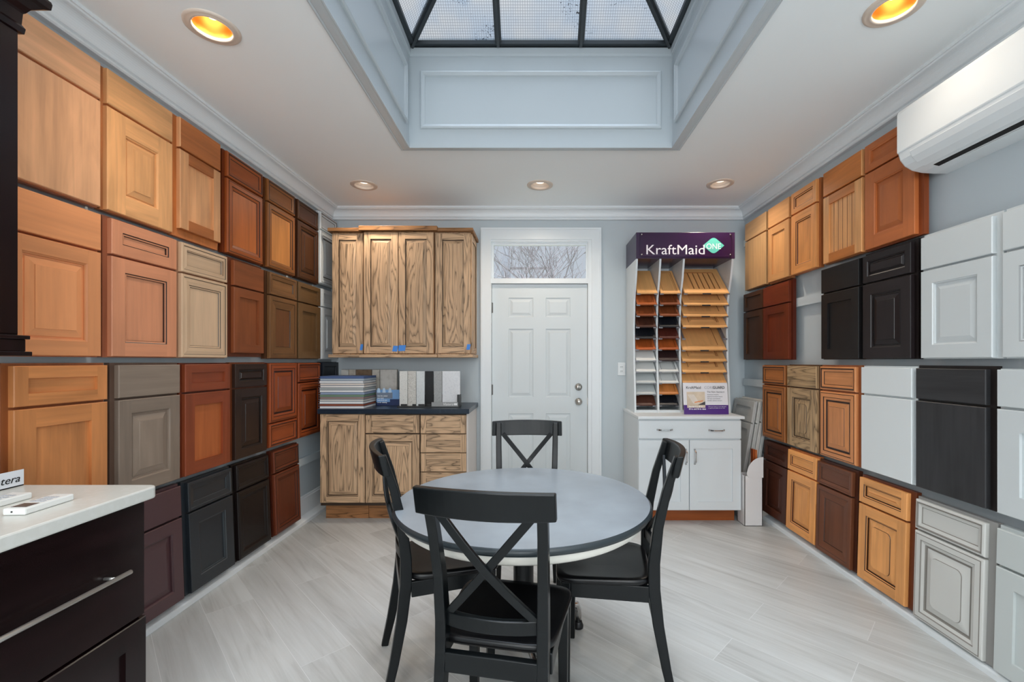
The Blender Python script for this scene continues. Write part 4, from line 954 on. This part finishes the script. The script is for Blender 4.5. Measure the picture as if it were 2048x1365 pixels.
# sign card
YG = 3.66
t = empty('sign_card', (bx(1413, YG), YG, ZW2), 'white and purple sign card leaning at the foot of the sample stand', 'sign', rotx=R(-7))
gx = lambda px: bx(px, YG) - bx(1413, YG)
gz = lambda py: bz(py, YG) - ZW2 + .012
hC = bz(766, YG) - ZW2
CARD = simple('card_white', col(226, 224, 228), .4); PUR = simple('card_purple', col(72, 26, 118), .4)
m = MB(); m.box(gx(1368), gx(1457.5), 0, .003, .002, hC); m.build('card', CARD, t)
m = MB(); m.box(gx(1368), gx(1457.5), -.0006, 0, .002, .078); m.build('purple_band', PUR, t)
m = MB(); m.quad([(gx(1375), -.0011, .055), (gx(1411.5), -.0011, .055), (gx(1411.5), -.0011, .187), (gx(1375), -.0011, .187)]); m.build('printed_picture', simple('picture_beige', col(214, 196, 174), .4, var=.25), t)
m = MB(); m.quad([(gx(1396), -.0013, .078), (gx(1411.5), -.0013, .078), (gx(1411.5), -.0013, .108)]); m.build('printed_corner', simple('picture_grey', col(60, 58, 64), .4), t)
m = MB()
for q in range(6):
    m.quad([(gx(1377 + q * 2.2), -.0014, .165), (gx(1377.7 + q * 2.2), -.0014, .165), (gx(1388.7 + q * 2.2), -.0014, .090), (gx(1388 + q * 2.2), -.0014, .090)])
m.build('printed_lines', WHT, t)
m = MB(); m.quad([(gx(1390), -.0015, .095), (gx(1407), -.0015, .108), (gx(1407), -.0015, .117), (gx(1390), -.0015, .104)]); m.build('printed_accent', simple('accent_orange', col(226, 140, 84), .5), t)
up = (R(90), 0, 0)
text('KraftMaid', .031, BKP, t, (gx(1374), -.0012, .212), up, 'lettering', .0003)
text('CORE', .031, simple('thin_grey_print', col(176, 174, 180), .5), t, (gx(1410.5), -.0012, .212), up, 'lettering', .0003)
text('GUARD', .031, BKP, t, (gx(1428), -.0012, .212), up, 'lettering', .0003, bold=.0004, xs=.92)
text('The New Standard', .019, simple('grey_print', col(90, 88, 94), .5), t, (gx(1416), -.0012, .180), up, 'lettering', .0003, xs=.98)
for i, s in enumerate(('Structural integrity', 'plywood furniture board', 'full tops and bottoms', 'durable cabinet corners')):
    text(s, .0125, simple('grey_print', col(90, 88, 94), .5), t, (gx(1416), -.0012, .160 - i * .0165), up, 'lettering', .0002)
text('Standard in 30 in.,', .0165, WHT, t, (gx(1378), -.0016, .060), up, 'lettering', .0002, bold=.0004)
text('33 in. and 36 in. sizes', .0165, WHT, t, (gx(1378), -.0016, .040), up, 'lettering', .0002, bold=.0004)
text('Talk to your designer for more information', .0085, WHT, t, (gx(1417), -.0012, .062), up, 'lettering', .0002)
text('on upgrade and available sizes and styles', .0085, WHT, t, (gx(1417), -.0012, .050), up, 'lettering', .0002)
# small dark card clipped above the sign
t = empty('name_card', (bx(1434, 3.815), 3.815, bz(773, 3.815)), 'small dark name card standing on the wide sample behind the sign card', 'card', rotx=R(-20))
m = MB(); m.box(-.046, .046, -.001, .001, -.002, .036); m.build('card', simple('dark_card', col(40, 24, 60), .4), t)
text('Cabinetry Collection', .0092, WHT, t, (-.042, -.0016, .012), up, 'lettering', .0002)

# =====================================================================  leaning panels, carton, slats
GREYS = [(184, 184, 182), (190, 190, 186), (206, 202, 196), (206, 208, 206)]
GL = ['grey drawer-and-door sample panel leaning beside the white cabinet, nearest to it', 'light grey leaning panel, second from the white cabinet', 'cream leaning panel, third from the white cabinet', 'white leaning panel, farthest from the white cabinet']
for i, (c, lb) in enumerate(zip(GREYS, GL)):
    a = R(9.2); pt = paintset('lean_%d' % i, c, .45, glaze=(120, 120, 118))
    t = empty('leaning_front', (1.688 + i * .033, 3.92, .004), lb, 'panel', group='panels leaning in the right corner')
    t.rotation_euler = (0, a, 0)
    hP = .975 + (i > 1) * .012 - (i == 3) * .02; dY = .20 + (i == 0) * -.01
    m = MB(); m.box(.012, .024, -dY, dY, 0, hP); m.build('face_frame', [pt[0]], t)
    for nm, z0, z1 in (('drawer_front', hP - .185, hP - .008), ('door', .03, hP - .197)):
        mb = MB(); r = (-dY + .004, z0, dY - .004, z1); lp, ins = front_loops('shaker', .012, .05, True)
        mb.rings_rect(r, lp, cap=None); o = mb.build(nm, pt, t, (.012, 0, 0), (0, 0, R(-90)))
        pb = MB(); pb.rings_rect(r, [(ins - .004, .0), (ins - .004, -.003)]); pb.build('panel', pt, o)
CARTON = simple('carton_white', col(222, 220, 220), .7)
t = empty('cardboard_carton', (1.722, 3.60, 0), 'white open carton with a rounded side flap beside the white cabinet', 'carton')
m = MB(); a, b2, y0, y1, h = -.070, .070, -.095, .03, .395
m.box(a, b2, y0, y0 + .004, 0, h); m.box(a, a + .004, y0, y1, 0, h); m.box(b2 - .004, b2, y0, y1, 0, h); m.box(a, b2, y1 - .004, y1, 0, h); m.box(a, b2, y0, y1, 0, .004)
m.build('carton_body', CARTON, t)
m = MB(); pts = [(b2 + .004, .0)] + [(b2 + .004 - .132 * math.sin(q / 12 * math.pi / 2), .150 - .150 * (math.sin(q / 12 * math.pi / 2) ** 2.2)) for q in range(13)]
pts = [(b2 + .004, h - .012), (b2 + .004, h + .150)] + [(b2 + .004 - .128 * math.sin(q / 12 * math.pi / 2), h + .012 + .138 * math.cos(q / 12 * math.pi / 2)) for q in range(1, 13)] + [(b2 + .004 - .115, h - .012)]
m.grid([[(x, y0 - .005, z) for x, z in pts], [(x, y0 - .0005, z) for x, z in pts]], smooth=False); m.build('side_flap', CARTON, t)
m = MB(); m.box(b2 + .001, b2 + .007, y0 + .02, y0 + .05, 0.0, h - .02); m.build('torn_edge', simple('kraft_board', col(120, 66, 44), .8), t)
for i, (x, c, lb) in enumerate(((1.764, (150, 72, 34), 'orange-brown wood slat poking out of the carton, left of two'), (1.7825, (172, 96, 50), 'lighter orange wood slat poking out of the carton, right of two'))):
    m = MB(); m.box(-.008, .008, -.018, .018, 0, .585 - i * .006)
    tag(m.build('wood_slat', wood('slat_%d' % i, col(*c, 1.2)), loc=(x, 3.605, .0045)), lb, 'wood slat', 'slats in the carton')

# =====================================================================  air conditioner
ACX = 1.722
t = empty('air_conditioner', (XR, 1.70, 2.19), 'white split air conditioner high on the right wall', 'air conditioner')
dpt = XR - ACX
prof = [(0, .0), (-.06, .0), (-.12, .004), (-.165, .014), (-.20, .034), (-.222, .062), (-.231, .092), (-.232, .12), (-.228, .28), (-.222, .295), (-.20, .30), (0, .30)]
m = MB(); y0, y1 = -.44, .42
rings = []
for y, s in ((y0, 1), (y1 - .012, 1), (y1 - .004, .985), (y1, .96)):
    rings.append([(x * s, y, .15 + (z - .15) * s) for x, z in prof])
m.grid(rings, smooth=False); m.build('housing', WHITE2, t, bevel=.0)
m = MB(); P = [(-.2335, .094), (-.236, .10), (-.236, .275), (-.230, .292)]
m.grid([[(x, y, z) for x, z in P] + [(x + .006, y, z) for x, z in reversed(P)] for y in (y0 + .004, y1 - .006)], smooth=False); m.build('front_panel', WHITE2, t, bevel=.0015)
m = MB(); Q = [(-.226, .080), (-.214, .054), (-.190, .030), (-.155, .013)]
m.grid([[(x - .004, y, z - .002) for x, z in Q] + [(x + .004, y, z + .004) for x, z in reversed(Q)] for y in (y0 + .05, y1 - .07)], smooth=False); m.build('louvre', WHITE2, t, bevel=.001)
m = MB(); m.grid([[(-.138, y, .0072), (-.138, y, .018), (-.112, y, .012), (-.112, y, .0012)] for y in (y0 + .05, y1 - .09)], smooth=False); m.build('air_outlet', SHADOW, t)
m = MB(); m.box(-.10, -.02, y0 + .1, y1 - .2, -.003, .001); m.build('bottom_grille', WHITE2, t)

# =====================================================================  near left: dark cabinets, counter, remotes
ESPR = [wood('espresso_cab', col(26, 13, 14), 'z', rough=.22, contrast=.5), wood('espresso_cab', col(26, 13, 14), 'x', rough=.22, contrast=.5), simple('espresso_cab_glaze', col(16, 10, 10), .3)]
t = empty('wall_cabinet', (XL, 1.06, 1.38), 'dark espresso wall cabinet with crown at the left edge', 'cabinet')
xf = -1.60 - XL; y0, y1 = -.5, 1.376 - 1.06
m = MB(); m.box(0.002, xf, y0, y1, 0, .945); m.build('cabinet_body', ESPR, t)
m = MB(); m.rings_rect((y0 + .004, .004, y1 - .003, .935), [(0, 0), (0, -.004), (.001, -.005)]); m.build('side_panel', ESPR, t, (xf, 0, 0), (0, 0, R(90)))
m = MB()
CP = [(0, .935), (.010, .938), (.012, .955), (.006, .965), (.008, 1.0), (.012, 1.005), (.020, 1.022), (.038, 1.038), (.050, 1.044), (.052, 1.062), (.05, 1.07)]
for i in range(len(CP) - 1):
    (a, za), (b2, zb2) = CP[i], CP[i + 1]
    m.quad([(xf + a, y0, za), (xf + a, y1 + a, za), (xf + b2, y1 + b2, zb2), (xf + b2, y0, zb2)])
    m.quad([(xf + a, y1 + a, za), (.002, y1 + a, za), (.002, y1 + b2, zb2), (xf + b2, y1 + b2, zb2)])
m.box(.002, xf, y0, y1, .94, 1.0695); m.quad([(.002, y0, 1.07), (xf + .05, y0, 1.07), (xf + .05, y1 + .05, 1.07), (.002, y1 + .05, 1.07)])
m.build('crown', ESPR, t)
m = MB(); m.box(.002, xf + .020, y0, y1 + .018, -.012, .0); m.box(.002, xf + .013, y0, y1 + .011, -.05, -.012); m.box(.002, xf + .024, y0, y1 + .02, -.064, -.05); m.build('light_rail', ESPR, t, bevel=.002)
CXF, CYE = -1.285, 1.465
t = empty('base_cabinet', (XL, 1.0, 0), 'dark espresso base cabinet with long bar pull at the lower left', 'cabinet')
xf = CXF - XL; y0, y1 = -.75, CYE - 1.0
m = MB(); m.box(.03, xf - .02, y0, y1, .10, .845); m.build('cabinet_body', ESPR, t)
m = MB(); m.box(.03, xf - .09, y0, y1 - .01, 0, .10); m.build('toe_kick', ESPR, t)
m = MB(); m.rings_rect((y0, .470, y1, .838), [(0, 0), (0, -.018), (.002, -.02)], cap='H'); dr = m.build('drawer_front', ESPR, t, (xf - .02, 0, 0), (0, 0, R(90)))
m = MB(); ye = 1.373 - 1.0
m.tube([(y0 + .12, -.058, .650), (ye, -.058, .650)], .0068, 14)
for s in (y0 + .2, ye - .045): m.tube([(s, -.018, .650), (s, -.056, .650)], .0045, 10)
m.build('handle', simple('satin_steel', col(214, 212, 208), .32, metal=.9), dr)
lp, ins = front_loops('shaker', .02, .075, False)
for a, b2 in ((y0, -.145), (-.141, y1 + .004)):
    mb = MB(); mb.rings_rect((a, .105, b2, .462), lp, cap=None); d_ = mb.build('door', ESPR, t, (xf - .02 + .003, 0, 0), (0, 0, R(90)))
    pb = MB(); pb.rings_rect((a, .105, b2, .462), [(ins - .004, -.003), (ins - .004, -.0095)]); pb.build('panel', ESPR, d_)
QZ = stone_mat('pale_quartz', col(206, 206, 200, 1.0), col(209, 209, 204, 1.0), 50, .5, .25)
m = MB(); xr, ye, rr_ = -1.262, 1.497, .028
pts = [(XL + .005, .2), (xr, .2)] + [(xr - rr_ + rr_ * math.cos(q / 8 * math.pi / 2), ye - rr_ + rr_ * math.sin(q / 8 * math.pi / 2)) for q in range(9)] + [(XL + .005, ye)]
m.grid([[(x, y, .8455) for x, y in pts], [(x, y, .885) for x, y in pts]], smooth=False)
tag(m.build('countertop', QZ, bevel=.005), 'pale quartz countertop on the dark espresso base cabinet', 'countertop')
RW_ = simple('remote_white', col(226, 227, 224), .35); RG = simple('remote_grey', col(176, 180, 188), .4); LCD = simple('remote_lcd', col(78, 82, 84), .25)
def remote(x, y, rz, label):
    t = empty('remote_control', (x, y, .8855), label, 'remote control', rz, 'air conditioner remotes on the pale counter')
    m = MB(); m.box(-.029, .029, -.068, .068, 0, .019); m.build('remote_body', RW_, t, bevel=.004)
    m = MB(); m.box(-.020, .020, -.056, -.022, .019, .0196); m.build('screen', LCD, t)
    for r_ in range(3):
        for c_ in (-1, 0, 1):
            m = MB(); m.box(c_ * .014 - .005, c_ * .014 + .005, -.010 + r_ * .018, -.001 + r_ * .018, .019, .0205); m.build('button', RG, t, bevel=.0008)
    m = MB(); m.lathe([(0, .0), (.0022, 0), (.0022, .001)], seg=12); m.build('emitter', BLK, t, (-.004, -.0685, .010), (R(90), 0, 0))
remote(-1.403, 1.262, R(3), 'white remote control lying nearer the counter edge')
remote(-1.548, 1.278, R(1), 'white remote control lying nearer the wall, cut off at the left edge')
t = empty('sample_holder', (-1.712, 1.30, .8855), 'white sample holder with italic lettering on the pale counter', 'sample holder', R(90))
m = MB(); m.box(-.20, .188, -.002, .06, 0, .004); m.build('holder_base', BLK, t)
m = MB(); m.box(-.20, .188, -.003, .0, .004, .054); m.build('label_strip', simple('label_white', col(222, 226, 232), .4), t)
text('Viatera', .034, BKP, t, (.176, -.0036, .016), up, 'lettering', .0004, shear=.28, align='RIGHT')
m = MB(); m.grid([[(-.19, .012, .004), (.155, .012, .004), (.155, .024, .004), (-.19, .024, .004)], [(-.19, .045, .125), (.10, .045, .125), (.10, .055, .125), (-.19, .055, .125)]], smooth=False)
tag(m.build('stone_sample', stone_mat('holder_stone', col(214, 218, 216, 1.1), col(200, 204, 204), 40, .5), loc=(-1.712, 1.30, .8855), rot=(0, 0, R(90))), 'pale stone slab leaning in the sample holder on the pale counter', 'stone sample')
# =====================================================================  round table
TX, TY, TR, TH = -.049, 1.90, .534, .72
TOP = simple('table_top_grey', col(132, 139, 145), .33, bump=.03, bscale=400, var=.12); RIM = simple('table_rim_black', col(40, 48, 52), .35)
CREAM = simple('apron_white', col(222, 219, 210), .4)
t = empty('round_table', (TX, TY, 0), 'round black topped table with white apron in the middle of the room', 'table')
m = MB(); pr_ = [(0, TH - .030), (TR - .020, TH - .030), (TR - .008, TH - .027), (TR, TH - .016), (TR - .003, TH - .006), (TR - .010, TH - .001), (TR - .018, TH), (0, TH)]
m.lathe(pr_[:6], seg=96, mi=1); m.lathe(pr_[5:], seg=96); m.build('tabletop', [TOP, RIM], t)
m = MB(); m.lathe([(TR - .05, TH - .031), (TR - .028, TH - .031), (TR - .030, TH - .045), (TR - .036, TH - .062), (TR - .05, TH - .072), (TR - .10, TH - .072), (TR - .10, TH - .031)], seg=96); m.build('apron', CREAM, t)
m = MB(); m.lathe([(0, TH - .031), (.16, TH - .031), (.16, TH - .055), (.052, TH - .06), (.043, TH - .09), (.043, .20), (.055, .17), (.055, .10), (0, .10)], seg=32); m.build('pedestal', BLACK, t)
for a in (46.6, 166, 286):
    c, s = math.cos(R(a)), math.sin(R(a))
    m = MB(); P = [(c * r_, s * r_, z) for r_, z in ((.04, .145), (.20, .142), (.33, .132), (.362, .118), (.376, .09), (.378, .03))]
    m.tube(P, .0165, 14); lg = m.build('leg', CHROME, t)
    m = MB(); m.lathe([(0, .0), (.025, 0), (.026, .012), (.020, .026), (.018, .034), (0, .034)], c * .378, s * .378, 20); m.build('foot', BLK, lg)

# =====================================================================  chairs
SEATM = simple('seat_black', col(12, 12, 14), .28, spec=.35, var=.15)
def make_chair(loc, rz, label):
    t = empty('dining_chair', (loc[0], loc[1], 0), label, 'chair', rz, 'black cross-back chairs round the table')
    # seat: rounded plan, shallow saddle on top
    m = MB(); n = 40; plan = []
    for q in range(n):
        a = 2 * math.pi * q / n; c, s = math.cos(a), math.sin(a); e = .32
        x = abs(c) ** e * math.copysign(1, c); y = abs(s) ** e * math.copysign(1, s)
        wy = .197 + .014 * y
        plan.append((x * wy, y * .19 + .005))
    rings = []
    for sc_, z in ((.93, .432), (.985, .436), (1., .446), (.992, .456), (.96, .460)):
        rings.append([(x * sc_, y * sc_, z) for x, y in plan])
    for sc_ in (.85, .6, .3):
        rings.append([(x * sc_, y * sc_, .4585 - .009 * (1 - sc_)) for x, y in plan])
    m.grid(rings); m.build('seat', SEATM, t)
    post = [(-.262, 0), (-.235, .12), (-.206, .28), (-.190, .42), (-.190, .52), (-.205, .66), (-.236, .80), (-.278, .935)]
    xz = lambda z: .168 - .012 * math.sin(min(z, .9) / .9 * math.pi)
    for s in (-1, 1):
        m = MB(); m.ribbon([(s * xz(z), y, z) for y, z in post], (1, 0, 0), [.0135, .015, .016, .017, .017, .016, .0155, .015], [.015, .018, .021, .023, .022, .019, .016, .013])
        m.build('back_leg', BLACK, t, bevel=.004)
        m = MB(); m.ribbon([(s * .170, .150, 0), (s * .170, .150, .434)], (1, 0, 0), [.015, .019], [.015, .019]); m.build('front_leg', BLACK, t, bevel=.004)
        m = MB(); m.box(s * .170 - .009, s * .170 + .009, -.17, .132, .372, .434); m.build('apron', BLACK, t, bevel=.003)
    m = MB(); m.box(-.152, .152, .142, .160, .372, .434); m.build('apron', BLACK, t, bevel=.003)
    m = MB(); m.box(-.142, .142, -.214, -.190, .368, .428); m.build('apron', BLACK, t, bevel=.003)
    # curved top rail, bowed backwards in the middle
    def arc(z, y0, bow, hw, n=14): return [(-hw + 2 * hw * i / n, y0 - bow * (1 - ((i / n - .5) * 2) ** 2), z) for i in range(n + 1)]
    m = MB(); n = 16; hw = .206
    for lo_, hi_ in ((0, 1),):
        rings = []
        for i in range(n + 1):
            u = (i / n - .5) * 2; x = hw * u; y = -.262 - .034 * (1 - u * u)
            zb_, zt = .861, .948 - .005 * u * u
            k_ = (zt - .861) * .24
            rings.append([(x, y - .012, zb_), (x, y + .012, zb_), (x, y + .012 - k_, zt), (x, y - .012 - k_, zt)])
        m.grid(rings, smooth=False)
    m.build('top_rail', BLACK, t, bevel=.004)
    m = MB(); m.ribbon(arc(.522, -.186, .026, .150), (0, 0, 1), .021, .010); m.build('lower_rail', BLACK, t, bevel=.003)
    # two crossing slats, gently bowed
    for s in (-1, 1):
        P = []
        for i in range(13):
            u = i / 12; z = .530 + (.872 - .530) * u; x = s * (-.142 + .284 * u)
            yb_ = -.190 + (-.266 + .190) * u ** 1.3
            P.append((x, yb_ - .030 * math.sin(math.pi * u) + (.004 if s > 0 else -.004) * math.sin(math.pi * u), z))
        d_ = Vector((s * .284, 0, .342)).normalized(); ax = Vector((d_.z, 0, -d_.x))
        m = MB(); m.ribbon(P, ax, .0125, .0065); m.build('cross_slat', BLACK, t, bevel=.002)
    return t
proto = make_chair((-.092, 1.515), R(-11), 'black cross-back chair nearest the viewer, back turned to the camera')
def dup(root, loc, rz, label):
    r = root.copy(); C.objects.link(r); r.location = (loc[0], loc[1], 0); r.rotation_euler = (0, 0, rz); tag(r, label, 'chair', 'black cross-back chairs round the table')
    for ch in list(root.children):
        c = ch.copy(); C.objects.link(c); c.parent = r
    return r
# seat faces local +y; the facing angle is measured from +X
dup(proto, (-.385, 1.97), R(20 - 90), 'black cross-back chair on the left side of the table')
dup(proto, (.296, 1.907), R(171.5 - 90), 'black cross-back chair on the right side, in front of the white cabinet')
dup(proto, (-.047, 2.36), R(180), 'black cross-back chair on the far side, in front of the exit door')

# =====================================================================  recessed ceiling lamps
GOLD = simple('gold_reflector', col(240, 160, 60), .35, metal=.6)
RINGM = simple('lamp_ring', col(216, 200, 186), .4); LENS = simple('lamp_baffle', col(228, 216, 204), .45)
B1 = emit_mat('bulb_glow', (1., .92, .80, 1), 6.0); B2 = emit_mat('lens_glow', (1., .82, .66, 1), 2.2)
CL = ['recessed lamp with orange reflector above the left wall fronts', 'recessed lamp with orange reflector above the air conditioner', 'small recessed lamp at the left end of the far row', 'small recessed lamp in the middle of the far row', 'small recessed lamp at the right end of the far row',
      'unseen recessed fill lamp added behind the viewer on the left side, first row', 'unseen recessed fill lamp added behind the viewer on the right side, first row', 'unseen recessed fill lamp added behind the viewer on the left, rear row', 'unseen recessed fill lamp added behind the viewer in the middle of the rear row', 'unseen recessed fill lamp added behind the viewer on the right, rear row']
LAMPS = []
for i, ((x, y), lb) in enumerate(zip(CANS, CL)):
    if i > 4: LAMPS.append((i, x, y))
    near = i in (0, 1) or i > 4
    t = empty('recessed_lamp', (x, y, ZC), lb, 'ceiling lamp', group='recessed ceiling lamps')
    m = MB(); m.lathe([(.104, .0), (.103, -.005), (.094, -.008), (.083, -.006), (.080, -.009), (.072, -.008), (.0715, .004)], seg=40); m.build('trim_ring', RINGM, t)
    if near:
        m = MB(); m.lathe([(.0715, .004), (.068, .03), (.058, .07), (.04, .11), (.0, .125)], seg=40); m.build('reflector', GOLD, t)
        m = MB(); m.lathe([(.0, .040), (.018, .044), (.028, .058), (.028, .072), (.018, .095), (.014, .12)], seg=24); m.build('bulb', B1, t)
    else:
        m = MB(); m.lathe([(.0715, .004), (.066, .012), (.062, .014), (.058, .024), (.052, .028), (.046, .036)], seg=40); m.build('reflector', LENS, t)
        m = MB(); m.lathe([(.048, .034), (.035, .024), (.018, .018), (.0, .016)], seg=32); m.build('lamp_lens', B2, t)
        m = MB(); m.lathe([(.0, .09), (.05, .09), (.05, .034)], seg=24); m.build('can', DARKM, t)
    L = bpy.data.lights.new('lamp_light', 'SPOT'); L.spot_size = R(150); L.spot_blend = .9; L.shadow_soft_size = .045
    L.energy = ((22, 13)[i] if i < 2 else 27) if i < 5 else 12; L.color = (1., .86, .70) if i < 5 else (1., .93, .86)
    o = bpy.data.objects.new('lamp_light', L); C.objects.link(o); o.parent = t; o.location = (0, 0, -.004 if not near else .03)

# =====================================================================  sky and added fill lights
wd = bpy.data.worlds.new('overcast'); bpy.context.scene.world = wd; wd.use_nodes = True
nt = wd.node_tree; bg = nt.nodes['Background']; bg.inputs[0].default_value = (.88, .93, 1.0, 1)
tc = N(nt, 'ShaderNodeTexCoord'); sx = N(nt, 'ShaderNodeSeparateXYZ'); nt.links.new(tc.outputs['Generated'], sx.inputs[0])
mx = N(nt, 'ShaderNodeMath', operation='MAXIMUM'); mx.inputs[1].default_value = 0; nt.links.new(sx.outputs[2], mx.inputs[0])
pw = N(nt, 'ShaderNodeMath', operation='POWER'); pw.inputs[1].default_value = 10; nt.links.new(mx.outputs[0], pw.inputs[0])
ma = N(nt, 'ShaderNodeMath', operation='MULTIPLY_ADD'); ma.inputs[1].default_value = 21.0; ma.inputs[2].default_value = .72; nt.links.new(pw.outputs[0], ma.inputs[0])
nt.links.new(ma.outputs[0], bg.inputs[1])
def area(name, loc, rot, sx, sy, e, c):
    L = bpy.data.lights.new(name, 'AREA'); L.shape = 'RECTANGLE'; L.size = sx; L.size_y = sy; L.energy = e; L.color = c
    o = bpy.data.objects.new(name, L); C.objects.link(o); o.location = loc; o.rotation_euler = rot
    return o
# added fill light, tilted up to the ceiling, in the openings behind the viewer
for a, b2 in RW: area('added_rear_fill', ((a + b2) / 2, YN - .05, 1.6), (R(126), 0, 0), b2 - a, 1.6, 58, (.95, .98, 1.0))
# two unseen area lamps added overhead behind the viewer to brighten the room
for x in (-.8, .85): area('added_ceiling_fill', (x, -1.0, ZC - .03), (0, 0, 0), .6, 2.2, 24, (1., .98, .95))

# =====================================================================  camera and view
sc = bpy.context.scene
cam = bpy.data.cameras.new('camera'); co = bpy.data.objects.new('camera', cam); C.objects.link(co)
co.location = (0, 0, EYE); co.rotation_euler = (R(90), 0, 0)
cam.sensor_width = 36; cam.sensor_fit = 'HORIZONTAL'; cam.lens = F / 2048 * 36
cam.shift_x = -(VX - 1024) / 2048; cam.shift_y = (VY - 682.5) / 2048; cam.clip_start = .02
sc.camera = co
vs = sc.view_settings; vs.view_transform = 'Standard'; vs.look = 'None'; vs.gamma = 1; vs.use_curve_mapping = False; vs.exposure = 0.0
sc.cycles.max_bounces = 8; sc.cycles.diffuse_bounces = 5; sc.cycles.glossy_bounces = 4; sc.cycles.transparent_max_bounces = 8
sc.cycles.sample_clamp_indirect = 4.0; sc.cycles.caustics_reflective = False; sc.cycles.caustics_refractive = False
sc.cycles.use_denoising = True
